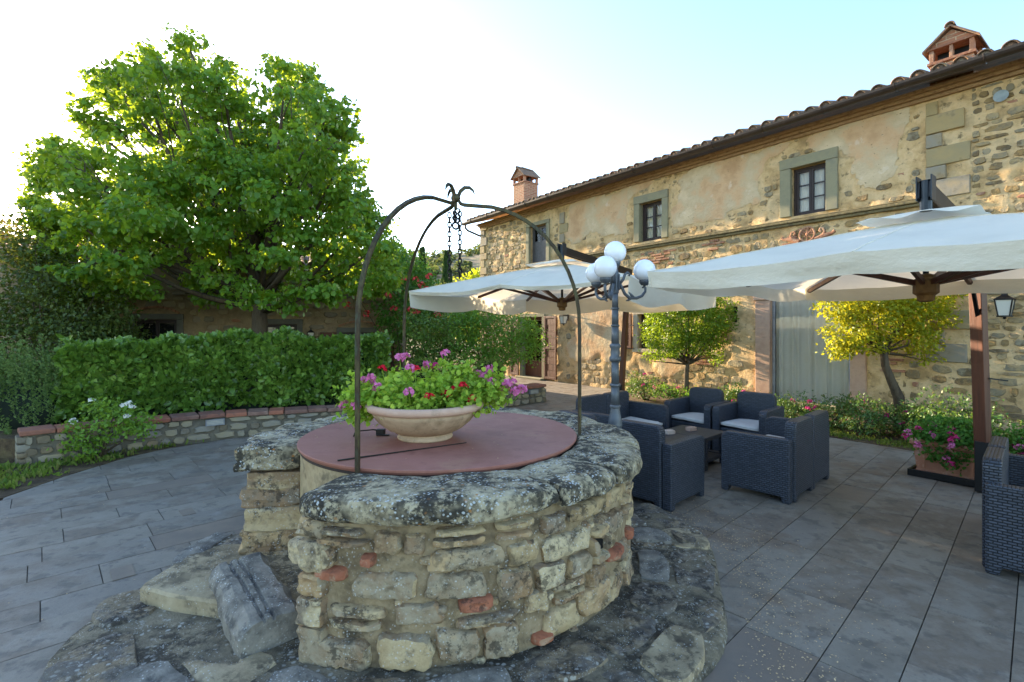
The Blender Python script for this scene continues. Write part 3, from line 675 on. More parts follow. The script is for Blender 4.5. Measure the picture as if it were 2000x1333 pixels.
# terracotta ornament: wheel between scrolls
orn = MB()
cu, cz = 11.28, 3.42
def ring(cu, cz, R, rr, n=24): return [(cu+R*math.cos(2*math.pi*i/n), -.06, cz+R*math.sin(2*math.pi*i/n)) for i in range(n+1)]
orn.tube(ring(cu, cz, .135, 0), .02, 6)
for i in range(8): a = i*math.pi/4; orn.bar((cu, -.055, cz), (cu+.13*math.cos(a), -.055, cz+.13*math.sin(a)), .02, .02)
orn.sphere((cu,-.06,cz), .03, 10, 6)
for s in (-1, 1):
    sp = [(cu+s*(.15+.02*k+.0), -.055, cz+.05-.012*k) for k in range(8)]
    orn.tube([(cu+s*.14,-.055,cz-.1),(cu+s*.24,-.055,cz-.07),(cu+s*.3,-.055,cz+.0),(cu+s*.28,-.06,cz+.07),(cu+s*.23,-.06,cz+.08),(cu+s*.215,-.06,cz+.04),(cu+s*.245,-.06,cz+.02)], .024, 6)
    orn.tube([(cu+s*.14,-.05,cz-.12),(cu+s*.3,-.05,cz-.06),(cu+s*.42,-.05,cz-.04),(cu+s*.47,-.05,cz-.0)], [.05,.045,.03,.035], 6)
orn.box(cu-.46, cu+.46, -.045, .02, cz-.2, cz-.12); orn.v = [(x, y*.6, z) for x, y, z in orn.v]; orn.build('ornament', m_brick, house, bevel=.004)
MB().lathe([(.001,.0),(.07,.0),(.085,.012),(.085,.02),(.001,.02)], 20).build('vent_disc', plain('zinc', C(150,160,160), .6), house).matrix_local = Matrix.Translation((13.94,-.045,5.05)) @ Matrix.Rotation(math.pi/2, 4, 'X')

# wall lanterns
def lantern(loc, rz, label, s=1.):
    o = thing('wall_lantern', label, 'lantern', loc, rz, 'wall lanterns')
    q = lambda h, z: [(-h,-h,z),(h,-h,z),(h,h,z),(-h,h,z)]
    MB().add(q(.055*s,-.13*s)+q(.085*s,.08*s), [(3,2,1,0),(4,5,6,7),(0,1,5,4),(1,2,6,5),(2,3,7,6),(3,0,4,7)]).build('glass', m_lantglass, o)
    f = MB()
    for sx, sy in ((-1,-1),(1,-1),(1,1),(-1,1)): f.bar((sx*.057*s,sy*.057*s,-.135*s), (sx*.088*s,sy*.088*s,.085*s), .012*s, .012*s)
    f.lathe([(.085*s,-.15*s),(.085*s,-.13*s)], 4).add(q(.1*s,.083*s)+q(.1*s,.095*s)+q(.03*s,.15*s)+q(.03*s,.17*s), [(3,2,1,0)]+[(4*j+i,4*j+(i+1)%4,4*j+4+(i+1)%4,4*j+4+i) for j in range(3) for i in range(4)]+[(12,13,14,15)])
    f.sphere((0,0,.19*s), .02*s, 8, 6); f.sphere((0,0,-.165*s), .02*s, 8, 6)
    f.build('frame', m_black, o)
    MB().tube([(0,.0,.17*s),(0,.04*s,.22*s),(0,.1*s,.2*s),(0,.17*s,.1*s)], .01*s, 6).box(-.03*s,.03*s,.15*s,.19*s,-.05*s,.14*s).build('bracket', m_black, o)
    return o
def hp(u, y, z): p = Vector((-1.14,18.5,0)) + U*u + Vector((.8,.6,0))*y; return (p.x, p.y, z)
lantern(hp(4.68,-.2,1.9), HZ, 'small black wall lantern beside the open brown door shutter')
lantern(hp(14.0,-.2,1.96), HZ, 'black wall lantern on rough stone beyond the wooden umbrella post', 1.05)

# ================================================================== LOW STONE BUILDING BEHIND THE TREE
LA = math.atan2(.37, .93); LD = Vector((.9292,.3697,0))
cot = thing('stone_cottage', 'low dark stone cottage behind the laurel hedge and linden tree', 'building', (-9.4,13,0), LA)
CX = 6.9
LO = {'w1': (-.35,.56,1.0,1.86), 'w2': (2.55,3.48,.9,1.74), 'd3': (4.66,5.64,.0,1.5)}
lw = wall_mesh('wall', LO, -8., 6.5, 3.3, .12, .05, cot, m_darkmortar, back=4.)
scatter_stones([(-7.9,6.45,.05,3.2,(.12,.24),(.2,.6),.9)], LO, .2, lw, m_darkstone, 31, (-9.4,13,0), LD, 160, lambda s, z, r: z > .5 or r.rand() < .3, (.02,.06), m_brick)
m_slate = surf('grey_lintel', [C(92,90,84), C(112,108,98)], 4, .3, bump=.4)
for k, fw in (('w1', .15), ('w2', .15), ('d3', .1)): surround(cot, *LO[k], fw, .15, k != 'd3', m_slate, .06)
window(cot, *LO['w1'], .12, 2, 2, m_frame, True, 0, False); window(cot, *LO['w2'], .12, 3, 2, m_frame, True, 0, True); window(cot, *LO['d3'], .12, 3, 2, m_frame, True, .3, True)
shutter(cot, 5.72, 6.2, .02, 1.51, -.06); shutter(cot, 4.1, 4.55, .02, 1.51, -.06)
# relieving brick arches
for (c0, c1, z0, rise) in ((-.4,.62,2.03,.16),(4.6,5.8,1.68,.16)):
    n = 12
    for i in range(n):
        a = (i+.5)/n; x = c0+(c1-c0)*a; z = z0+rise*4*a*(1-a); sl = math.atan(rise*4*(1-2*a)/(c1-c0))
        M = Matrix.Translation((x, -.05, z)) @ Matrix.Rotation(-sl, 4, 'Y'); L = (c1-c0)/n*.94
        MB().box(-L/2, L/2, -.03, .06, -.028, .028, M).build('arch_brick', m_brick, lw, bevel=.005)
rf = MB().add([(-8.3,-.35,3.32),(6.7,-.35,3.32),(6.7,4.2,4.3),(-8.3,4.2,4.3),(-8.3,-.35,3.37),(6.7,-.35,3.37),(6.7,4.2,4.35),(-8.3,4.2,4.35)], [(0,3,2,1),(4,5,6,7),(0,1,5,4),(1,2,6,5),(2,3,7,6),(3,0,4,7)]).build('roof', m_tile, cot)
for i in range(57):
    o = tile_me.copy(); COL.objects.link(o); o.parent = rf; o.location = (-8.2+i*.262, -.4, 3.39); o.rotation_euler = (math.atan(.25), 0, (r.rand()-.5)*.1)
tf = MB()
for j in range(1, 10):
    for i in range(57):
        b = half_tile(.09, .46, 5, .012); x = -8.2+i*.262; y = -.4+j*.42
        tf.add([(x+a, y+bb, 3.4+c+(y+bb+.4)*.216) for a, bb, c in b.v], b.f)
tag(tf.build('upper_roof_tiles', m_tile, rf, smooth=True), 'rows of barrel tiles up the cottage roof', kind='stuff')
def lp(u, y, z): p = Vector((-9.4,13,0)) + LD*u + Vector((-.3697,.9292,0))*y; return (p.x, p.y, z)
lantern(lp(3.85,-.22,1.42), LA, 'black wall lantern just above the hedge between cottage window and door'); lantern(lp(6.4,-.22,1.27), LA, 'black wall lantern beside the cottage door shutter')
# ================================================================== THE WELL
PI = math.pi
well = thing('stone_well', 'round old stone well with lichen covered capstones and an opening in its ring', 'well', (WELL.x, WELL.y, 0))
def cyl(R): return lambda s, z, d: ((R+d)*math.cos(s/R), (R+d)*math.sin(s/R), z)
A0, A1 = math.radians(249), math.radians(360+186)
RO, RI, ZC = 1.305, .985, .745
# mortar core
core = MB(); na = 110; zz = [0.,.1,.2,.3,.4,.5,.6,.7,ZC]
for i in range(na+1):
    a = A0+(A1-A0)*i/na
    for z in zz:
        d = .02*mnoise.fractal(Vector((a*4, z*6, 1)), 1, 2, 4); rr = RO-.016+d+.012*(1-z)
        core.v.append((rr*math.cos(a), rr*math.sin(a), z))
    core.v.append((RI*math.cos(a), RI*math.sin(a), ZC)); core.v.append((RI*math.cos(a), RI*math.sin(a), 0))
k = len(zz)+2
for i in range(na):
    for j in range(k-1): core.f.append((i*k+j, (i+1)*k+j, (i+1)*k+j+1, i*k+j+1))
core.f += [tuple(range(k)), tuple(na*k+j for j in range(k))[::-1]]
wring = core.build('mortar_ring', m_wellmortar, well, smooth=False)
wring.data.polygons.foreach_set('use_smooth', [len(p.vertices) == 4 for p in wring.data.polygons])
def hero_stone(name, s, z, w_, h_, dep, mapf, mat, parent, seed, n=9, p=4., rough=.16):
    """dressed rubble block: irregular rounded polygon, steep sides, slightly uneven face"""
    r = rs(seed); off = Vector(r.rand(3)*40); K = max(12, int(n*2.6))
    if p > 10: cor = [(-1,-1),(1,-1),(1,1),(-1,1)]; j = .05
    else:
        cor = [(-1,-1),(1,-1),(1,1),(-1,1)]; j = .27
        if r.rand() < .75: q = r.randint(4); a, b = cor[q], cor[(q+1)%4]; f = r.uniform(.3,.7); cor.insert(q+1, ((a[0]+(b[0]-a[0])*f)*1.06, (a[1]+(b[1]-a[1])*f)*1.06))
    cor = [(x*(1-j*r.rand())*(w_/2), y*(1-j*r.rand())*(h_/2)) for x, y in cor]
    per = []; m = len(cor); Ls = [math.hypot(cor[(i+1)%m][0]-cor[i][0], cor[(i+1)%m][1]-cor[i][1]) for i in range(m)]; T = sum(Ls)
    for k in range(K):
        t_ = T*k/K; i = 0
        while t_ > Ls[i]: t_ -= Ls[i]; i += 1
        f = t_/Ls[i]; per.append((cor[i][0]+(cor[(i+1)%m][0]-cor[i][0])*f, cor[i][1]+(cor[(i+1)%m][1]-cor[i][1])*f))
    for _ in range(1): per = [((per[i-1][0]+2*per[i][0]+per[(i+1)%K][0])/4, (per[i-1][1]+2*per[i][1]+per[(i+1)%K][1])/4) for i in range(K)]
    g = min(w_, h_); per = [(x+g*.1*mnoise.fractal(Vector((x*26, y*26, 0))+off, 1, 2, 4), y+g*.1*mnoise.fractal(Vector((x*22, y*22, 9))+off, 1, 2, 3)) for x, y in per]
    tl = (r.rand(2)-.5)*.5; vs = []; e1 = 1-.007/g*2; e2 = 1-.018/g*2
    def face(x, y): return dep*(1+tl[0]*x/w_*2*.6+tl[1]*y/h_*2*.6) + .013*mnoise.fractal(Vector((x*16, y*16, 4))+off, 1, 2.1, 5)
    for f, kind in ((1.02,0),(1.,1),(max(.8,e1),2),(max(.68,e2),3),(.45,3),(.22,3)):
        for x, y in per:
            X, Y = x*f, y*f; d = -.03 if kind == 0 else face(X, Y)*(.35 if kind == 1 else .85 if kind == 2 else 1.)
            vs.append(mapf(s+X, z+Y, d))
    vs.append(mapf(s, z, face(0, 0)))
    fs = [(j_*K+i, j_*K+(i+1)%K, (j_+1)*K+(i+1)%K, (j_+1)*K+i) for j_ in range(5) for i in range(K)] + [(5*K+i, 5*K+(i+1)%K, 6*K) for i in range(K)]
    return MB().add(vs, fs).build(name, mat, parent, smooth='sharp')
m_wellbrick = surf('well_brick', [C(148,88,64), C(170,108,80), C(140,84,66)], 8, .5, bump=.9, bscale=34, spots=[('n', C(176,152,124), 14, .52, .64, .7), ('n', C(92,64,52), 10, .55, .66, .6), ('g', C(60,50,44), 20, .48, .58, .7)])
# hand laid front courses: (angle deg, z, width, height)
cm = cyl(RO); deg = math.radians; rw = rs(77)
placed = []
zrow = .07; rows_h = [.165,.12,.14,.125,.1]
rowi = 0
for hrow in rows_h:
    s = A0*RO + .01 - .05*rowi*(rowi%2)
    while s < A1*RO-.08:
        wd = rw.uniform(.1, .25) if rw.rand() < .5 else rw.uniform(.22, .4)
        wd = min(wd, A1*RO-s)
        if rw.rand() < .2 and hrow < .14:   # two thin ones
            for q in (0, 1): placed.append((s+wd/2, zrow+hrow*(.25+.5*q), wd-.02, hrow*.5-.014))
        else: placed.append((s+wd/2, zrow+hrow/2+rw.uniform(-.016,.016)+.02*math.sin(s*2.1+rowi), wd-.004, (hrow+.012)*rw.uniform(.78,1.08)))
        s += wd
    zrow += hrow; rowi += 1
HB = [(254.5,.49,.17,.055),(263,.57,.07,.05),(285,.35,.17,.062),(327,.34,.2,.055),(342,.33,.09,.07),(300,.11,.12,.05)]
for i, (s, z, w_, h_) in enumerate(placed):
    th = math.degrees(s/RO) % 360; near = th > 225 or th < 60
    if abs(((th-318+180) % 360)-180) < 3.5 and abs(z-.47) < .07: continue      # putlog hole
    if any(abs(((s-deg(a_)*RO+PI*RO) % (2*PI*RO))-PI*RO) < w_*.32+bw_*.3 and abs(z-bz_) < h_*.4+bh_*.3 for a_, bz_, bw_, bh_ in HB): continue
    br = rw.rand() < .02 and w_ < .27
    hero_stone('brick' if br else 'stone', s, z, w_*(.8 if br else 1), h_*(.55 if br else 1), .024+.022*rw.rand(), cm, m_wellbrick if br else m_wellstone, well, 500+i, 13 if near else 5, 7 if not br else 12, .2 if not br else .06)
for i, (th_, z, w_, h_) in enumerate(HB):
    hero_stone('brick', deg(th_)*RO, z, w_, h_, .05, cm, m_wellbrick, well, 1500+i, 9, 12, .08)
# small chinking stones
for i in range(90):
    s = rw.uniform(A0, A1)*RO; z = rw.uniform(.05,.74); hero_stone('chink_stone', s, z, rw.uniform(.04,.085), rw.uniform(.025,.045), .016, cm, m_wellstone, well, 900+i, 4, 3)
# square drain hole framed by stones; a flat black patch paints the shade inside
th = deg(318)
for (ds, dz, w_, h_) in ((-.07,0,.07,.12),(.07,0,.07,.13),(0,.07,.2,.07),(0,-.07,.19,.06)): hero_stone('stone', th*RO+ds, .47+dz, w_, h_, .06, cm, m_wellstone, well, int(1300+ds*1000+dz*900), 6, 5)
hole = MB(); q = [cm(th*RO+a, .47+b, d) for d in (.02,) for a, b in ((-.042,-.042),(.042,-.042),(.042,.042),(-.042,.042))]; hole.add(q, [(0,1,2,3)]).build('hole_shade_patch', m_black, well)
# cap stones
capj = [248.5, 303, 324, 352, 382, 413, 447, 480, 512, 546]
for i in range(len(capj)-1):
    a0, a1 = deg(capj[i])+.006, deg(capj[i+1])-.006; r = rs(60+i); off = Vector(r.rand(3)*30); ns = max(10, int((a1-a0)/.045)); hh = .868+.012*(r.rand()-.5)
    pr = [(RI-.02,.755),(RI-.03,.84),(RI+.0,.868),(RI+.1,.873),(RI+.2,.872),(RI+.3,.872),(RI+.36,.869),(RI+.395,.858),(RI+.41,.838),(RI+.415,.8),(RI+.41,.77),(RI+.39,.752),(RI+.28,.748)]
    b = MB(); k = len(pr)
    for s in range(ns+1):
        a = a0+(a1-a0)*s/ns; ed = min(s, ns-s)/ns; edg = .02*max(0, 1-ed*ns/1.5)
        for j, (rr, z) in enumerate(pr):
            p = Vector((rr*math.cos(a), rr*math.sin(a), z)); d = mnoise.fractal(p*5+off, 1, 2, 5); d2 = mnoise.fractal(p*2.2+off, 1, 2, 3)
            out = max(0, (rr-RI-.25)/.2); rr2 = rr + out*(.035*d + .02*d2) - edg*out
            z2 = z + (hh-.868) + (.014*d+.008*d2)*(1 if z > .83 else -.6) - edg*(1 if z > .8 else -1)*.6
            aa = a
            b.v.append((rr2*math.cos(aa), rr2*math.sin(aa), z2))
    for s in range(ns):
        for j in range(k): b.f.append((s*k+j, (s+1)*k+j, (s+1)*k+(j+1)%k, s*k+(j+1)%k))
    b.f += [tuple(range(k))[::-1], tuple(ns*k+j for j in range(k))]
    b.build('cap_stone', m_cap, well, smooth='sharp', fix=True)
# pier at the far side of the opening, built of big blocks
e = lambda a, r_: (r_*math.cos(deg(a)), r_*math.sin(deg(a)))
zt = .02
for i, (h_, L, rr, dd) in enumerate([(.15,.36,1.1,2),(.135,.4,1.11,0),(.15,.37,1.1,1),(.12,.39,1.12,-1),(.11,.36,1.1,0)]):
    c = e(189+dd, rr); rock('stone', (c[0], c[1], zt+h_/2), (L, .3+.04*(i%2), h_+.012), m_wellstone, well, 210+i, deg(186.5+dd), .12); zt += h_
c = e(189, 1.13); rock('cap_stone', (c[0], c[1], .79), (.42,.36,.165), m_cap, well, 230, deg(187), .1)
# end blocks of the front wall
zt = .03
for i, (h_, L) in enumerate([(.2,.3),(.13,.32),(.1,.3),(.15,.31),(.1,.3)]):
    c = e(250.5, 1.17); rock('stone', (c[0], c[1], zt+h_/2), (L+.06, .14, h_), m_wellstone, well, 250+i, deg(250), .1); zt += h_+.01
# inner shaft, lid
m_shaft = surf('shaft_plaster', [C(150,130,96), C(176,156,120), C(128,112,86)], 5, 0, bump=.5, spots=[('n', C(80,72,58), 6, .58, .7, .6)])
MB().lathe([(.95,.0),(.95,.855),(.9,.855)], 64).build('inner_shaft', m_shaft, well, smooth=False)
lid = MB().lathe([(.93,.858),(.955,.858),(.968,.874),(.97,.886),(.965,.889),(.4,.8905),(.001,.891)], 96).build('metal_lid', m_rust, well)
MB().lathe([(.945,.84),(.952,.84),(.952,.873),(.945,.873)], 96).build('lid_rim', m_rustdark, lid)
def wl(px_, py_): return Vector((px_-WELL.x, py_-WELL.y, 0))
s0, s1 = wl(-.99,2.83), wl(-.3,3.27)
d = (s1-s0).normalized(); nrm = Vector((-d.y, d.x, 0))
MB().add([s0-nrm*.006+Vector((0,0,.8925)), s1-nrm*.003+Vector((0,0,.8925)), s1+nrm*.003+Vector((0,0,.8925)), s0+nrm*.012+Vector((0,0,.8925)), s0-nrm*.006+Vector((0,0,.8965)), s1-nrm*.003+Vector((0,0,.8965)), s1+nrm*.003+Vector((0,0,.8965)), s0+nrm*.012+Vector((0,0,.8965))], [(0,3,2,1),(4,5,6,7),(0,1,5,4),(1,2,6,5),(2,3,7,6),(3,0,4,7)]).build('lid_seam', m_black, lid)  # raised strip; the dark of the open slit is put into its black
h0 = wl(-1.1,3.46)
MB().tube([h0+Vector((0,0,.892)), h0+Vector((.005,.01,.915)), h0+Vector((.03,.03,.925)), h0+Vector((.12,.06,.928)), h0+Vector((.16,.07,.92))], .005, 6).build('handle', m_chain, lid, smooth=True)
MB().box(h0.x+.14, h0.x+.2, h0.y+.05, h0.y+.09, .892, .93).box(h0.x+.15,h0.x+.24,h0.y+.02,h0.y+.045,.892,.9).build('hinge', m_chain, lid, bevel=.003)
# ---------------------------------------------------------------- platform of flat stones around it
plat = MB(); na = 72
def Rp(a):
    b = math.degrees(a) % 360
    base = 1.93 + .06*math.sin(3*a+1) + .05*math.sin(7*a)
    if 190 < b < 245: base += .18*math.sin((b-190)/55*PI)
    if 20 < b < 175: base = 1.62+.04*math.sin(5*a)
    return base
rr_ = [1.2, 1.5, 1.7, 1.0]
for i in range(na):
    a = 2*PI*i/na; R = Rp(a)
    for j, (rr, z) in enumerate(((.9,.064),(1.4,.064),(R-.12,.056),(R-.02,.036),(R,-.02))):
        n_ = .012*mnoise.fractal(Vector((rr*math.cos(a)*3, rr*math.sin(a)*3, 7)), 1, 2, 4)
        plat.v.append((rr*math.cos(a), rr*math.sin(a), z+n_))
for i in range(na):
    for j in range(4): plat.f.append((i*5+j, i*5+j+1, ((i+1)%na)*5+j+1, ((i+1)%na)*5+j))
pl = plat.build('well_apron', m_platmortar, None, smooth=True, fix=True); pl.location = (WELL.x, WELL.y, 0)
tag(pl, 'rough stone apron with white lichen around the foot of the well', None, None, 'structure')
def flat_stone(name, pts, z, th, mat, parent, seed, amp=.012):
    """flat irregular stone: outline + rings, broken top"""
    r = rs(seed); off = Vector(r.rand(3)*30); cx_ = sum(p[0] for p in pts)/len(pts); cy_ = sum(p[1] for p in pts)/len(pts)
    out = []
    for i in range(len(pts)):
        a, b = pts[i], pts[(i+1)%len(pts)]; L = math.hypot(b[0]-a[0], b[1]-a[1]); n = max(2, int(L/.06))
        for k in range(n):
            f = k/n; x, y = a[0]+(b[0]-a[0])*f, a[1]+(b[1]-a[1])*f
            nn = mnoise.noise(Vector((x*7, y*7, 0))+off)*.02; l = math.hypot(x-cx_, y-cy_) or 1; x += (x-cx_)/l*nn; y += (y-cy_)/l*nn; out.append((x, y))
    # round corners by one smoothing pass
    m = len(out); out = [((out[i-1][0]+2*out[i][0]+out[(i+1)%m][0])/4, (out[i-1][1]+2*out[i][1]+out[(i+1)%m][1])/4) for i in range(m)]
    b = MB(); tilt = (r.rand(2)-.5)*.03
    def top(x, y): return z+th + amp*mnoise.fractal(Vector((x*4, y*4, 3))+off, 1, 2, 5) + tilt[0]*(x-cx_)+tilt[1]*(y-cy_)
    for f, dz in ((1.,None),(1.,-.02),(.96,-.004),(.8,0),(.55,0),(.28,0)):
        for x, y in out:
            X, Y = cx_+(x-cx_)*f, cy_+(y-cy_)*f; b.v.append((X, Y, z-.03 if dz is None else top(X, Y)+dz))
    b.v.append((cx_, cy_, top(cx_, cy_)))
    for j in range(5):
        for i in range(m): b.f.append((j*m+i, j*m+(i+1)%m, (j+1)*m+(i+1)%m, (j+1)*m+i))
    for i in range(m): b.f.append((5*m+i, 5*m+(i+1)%m, 6*m))
    return b.build(name, mat, parent, smooth='sharp', fix=True)
r = rs(19); idx = 0
a = 0.
while a < 360:
    da = r.uniform(11, 19); b = math.degrees(deg(a+da/2)) % 360; R = Rp(deg(a+da/2))
    if 198 < b < 243 or True:
        splits = [1.36, R] if R < 1.75 else [1.38, 1.38+(R-1.38)*r.uniform(.4,.6), R]
        for q in range(len(splits)-1):
            r0, r1 = splits[q]+.015, splits[q+1]-.02; a0, a1 = a+.7+r.uniform(-1.5,1.5)*q, a+da-.7+r.uniform(-1.5,1.5)*q
            if not (q == 0 and 200 < b < 232): 
                pts = [(rr*math.cos(deg(aa)), rr*math.sin(deg(aa))) for rr, aa in ((r0,a0),(r0,a1),((r0+r1)/2,a1+r.uniform(-.8,.8)),(r1*r.uniform(.96,1),a1),(r1,(a0+a1)/2),(r1*r.uniform(.96,1),a0),((r0+r1)/2,a0+r.uniform(-.8,.8)))]
                flat_stone('apron_stone', pts, .03, r.uniform(.03,.06) if q == 0 else r.uniform(.022,.055), (m_platform, m_platform, m_slabstep, m_platform, m_greyblock, m_platform)[r.randint(6)], pl, 300+idx, .03)
            idx += 1
    a += da
# step and carved block
step = flat_stone('stone_step', [(-2.16,2.86),(-2.14,3.12),(-2.0,3.45),(-1.42,3.42),(-1.2,3.05),(-1.1,2.74),(-1.45,2.68),(-1.78,2.76)], .06, .1, m_slabstep, None, 401, .008)
tag(step, 'flat worn stone step at the opening of the well', 'step')
blk = MB(); prof = []
W_, H_, L_ = .31, .17, .72
prof = [(-W_/2, 0), (-W_/2, H_-.07), (-W_/2+.02, H_-.03), (-W_/2+.06, H_), (-.055, H_), (-.048, H_-.018), (-.036, H_-.018), (-.028, H_), (-.006, H_), (.0, H_-.018), (.012, H_-.018), (.02, H_), (W_/2-.04, H_-.012), (W_/2, H_-.05), (W_/2, 0)]
ny = 24; k = len(prof); off = Vector((3,8,1))
for j in range(ny+1):
    y = -L_/2+L_*j/ny; en = 1 if 0 < j < ny else .94
    for i, (x, z) in enumerate(prof):
        p = Vector((x, y, z)); d = mnoise.fractal(p*7+off, 1, 2, 4)*.012
        blk.v.append((x*en+d, y+d*.6, z*(en if z > .1 else 1)+d*.7))
for j in range(ny):
    for i in range(k): blk.f.append((j*k+i, j*k+(i+1)%k, (j+1)*k+(i+1)%k, (j+1)*k+i))
blk.f += [tuple(range(k))[::-1], tuple(ny*k+i for i in range(k))]
bo = blk.build('carved_block', m_greyblock, None, smooth=False, fix=True); bo.location = (-1.42,2.74,.082); bo.rotation_euler = (deg(4), deg(-3), deg(41))
tag(bo, 'grey carved stone block with two grooves leaning on the step', 'stone block')
# ---------------------------------------------------------------- wrought iron arch with hooks and chains
apex = Vector((.1, -.02, 2.56))
arch = thing('iron_arch', 'three legged wrought iron arch with curled tips over the well', 'well frame', (WELL.x, WELL.y, 0))
for a in (251, 358.5, 118):
    R = .995; f = Vector((R*math.cos(deg(a)), R*math.sin(deg(a)), 0)); dirv = (Vector((f.x, f.y, 0))-Vector((apex.x, apex.y, 0))); span = dirv.length; dirv.normalize()
    P = lambda q, z: Vector((apex.x, apex.y, 0)) + dirv*q + Vector((0,0,z))
    pts = [P(span, .866), P(span*1.0, 1.2), P(span*1.0, 1.6)]
    for i in range(1, 13):
        th = i/12*PI/2*.9; pts.append(P(span*(.16+.84*math.cos(th)), 1.66+.87*math.sin(th)))
    pts.append(P(.06, 2.535))
    for q, z in ((.035,2.545),(.02,2.57),(.02,2.6),(.035,2.635),(.065,2.66),(.1,2.66),(.125,2.64),(.137,2.612)): pts.append(P(q, z))
    n_ = len(pts); rad = [.0165]*(n_-4)+[.016,.014,.011,.004]
    MB().tube(pts, rad, 4).build('arch_leg', m_arch, arch)
MB().sphere((apex.x, apex.y, 2.585), .035, 12, 8, (1,1,.9)).tube([(apex.x,apex.y,2.56),(apex.x,apex.y,2.5)], .012, 6).build('hub', m_arch, arch, smooth=True)
def torus(mb, c, R, r_, axis, n=14, m=6, el=1.):
    M = Matrix.Translation(c) @ axis
    mb.tube([M @ Vector((R*math.cos(2*PI*i/n), 0, R*el*math.sin(2*PI*i/n))) for i in range(n+1)], r_, m)
bun = MB()
for i in range(7): torus(bun, (apex.x+.014*math.cos(i*2.1), apex.y+.014*math.sin(i*2.1), 2.49-.012*i), .018, .0055, Matrix.Rotation(i*.9, 4, 'Z'), 10, 5)
torus(bun, (apex.x, apex.y, 2.385), .024, .008, Matrix.Rotation(.4, 4, 'Z'), 14, 6); bun.build('chain_bundle', m_chain, arch, smooth=True)
chain = thing('hanging_chain', 'two dark iron chains hanging from the arch hub', 'chain', (WELL.x+apex.x, WELL.y+apex.y, 0))
lk = MB(); torus(lk, (0,0,0), .013, .0048, Matrix.Identity(4), 12, 5, 1.75); lk0 = None
for cx_, cz0, cz1 in ((-.045, 2.46, 1.985), (.03, 2.47, 2.0)):
    z = cz0; i = 0
    while z > cz1:
        if lk0 is None: o = lk0 = lk.build('link', m_chain, chain, smooth=True)
        else: o = lk0.copy(); COL.objects.link(o)
        o.location = (cx_, 0, z); o.rotation_euler = (0, 0, .35 + (PI/2 if i % 2 else 0)); z -= .034; i += 1
MB().tube([(-.01,0,2.055),(.09,0,2.055)], .003, 5).tube([(-.035,0,2.03),(-.025,0,2.02),(-.01,0,2.02),(-.002,0,2.035)], .003, 5).build('crossbar', m_chain, chain)
# ---------------------------------------------------------------- bowl and geraniums
BC = Vector((-.60, 3.45, .8908))
bowl = thing('stone_bowl', 'wide pinkish stone bowl planter on the rusty metal lid', 'planter', BC)
jit = lambda a, z: .006*mnoise.noise(Vector((math.cos(a)*3, math.sin(a)*3, z*9)))
MB().lathe([(.001,0),(.185,0),(.19,.012),(.182,.03),(.165,.036),(.2,.045),(.26,.075),(.315,.12),(.35,.165),(.368,.2),(.33,.2),(.001,.19)], 64, jit=jit).build('bowl_body', m_bowl, bowl, smooth=True)
MB().lathe([(.34,.197),(.368,.196),(.385,.2),(.4,.212),(.405,.228),(.4,.244),(.386,.252),(.365,.25),(.35,.24),(.345,.22)], 64, jit=jit).build('bowl_rim', m_bowlrim, bowl, smooth=True)
MB().lathe([(.001,.2),(.35,.205),(.35,.215),(.001,.225)], 32).build('soil', m_soil, bowl)
def plant(name, label, cat, loc, group=None): return thing(name, label, cat, loc, 0, group)
ger = plant('geranium', 'bright green geraniums with pink and red flowers filling the stone bowl', 'flowers', BC)
r = rs(41)
lob = [(-.2,.1,.46,.05,.05,.05),(.14,.06,.48,.05,.05,.06),(.3,.05,.46,.05,.05,.07),(-.45,-.02,.38,.06,.06,.05),(.5,.05,.4,.07,.07,.05),(-.3,-.05,.26,.2,.2,.1),(-.1,-.12,.3,.24,.2,.12),(.12,-.1,.29,.24,.2,.11),(.3,-.02,.29,.2,.2,.11),(0,.14,.32,.3,.2,.13),(-.42,-.06,.27,.13,.13,.09),(.44,0,.3,.13,.13,.1),(-.25,.12,.33,.22,.15,.11),(.25,.14,.33,.22,.15,.12),(-.4,-.1,.19,.1,.1,.06),(.1,0,.37,.12,.12,.07)]
P, D, N = lobe_cloud(lob, 5200, r, 9, .035, .35, -.1, .7); leaves('leaves', P, D, N, r.uniform(.02,.045,len(P)), m_ger, ger, 'round')
st = MB(); fl = {}
heads = [(-.53,-.1,.22,'pk'),(-.46,.1,.36,'pk'),(-.38,-.04,.37,'pk'),(-.36,-.05,.36,'pk'),(-.33,.12,.44,'rd'),(-.29,-.16,.33,'pk'),(-.2,.1,.5,'pk'),(-.16,.1,.5,'pk'),(-.1,-.02,.42,'pk'),(-.07,0,.43,'rd'),(.13,.06,.52,'pk'),(-.02,.2,.42,'pk'),(.16,-.12,.3,'rd'),(.28,-.15,.33,'rd'),(.22,-.1,.3,'rd'),(.34,-.18,.28,'rd'),(.08,-.3,.28,'rd'),(-.06,-.26,.33,'pk'),(.44,.1,.44,'pk'),(.4,.05,.4,'pk'),(.46,.0,.36,'pk'),(.56,-.02,.35,'pk'),(.6,.05,.36,'pk'),(.62,-.03,.31,'pk'),(.67,0,.32,'pk'),(.36,.14,.41,'pk'),(-.42,-.2,.22,'pk'),(.04,.22,.44,'mg')]
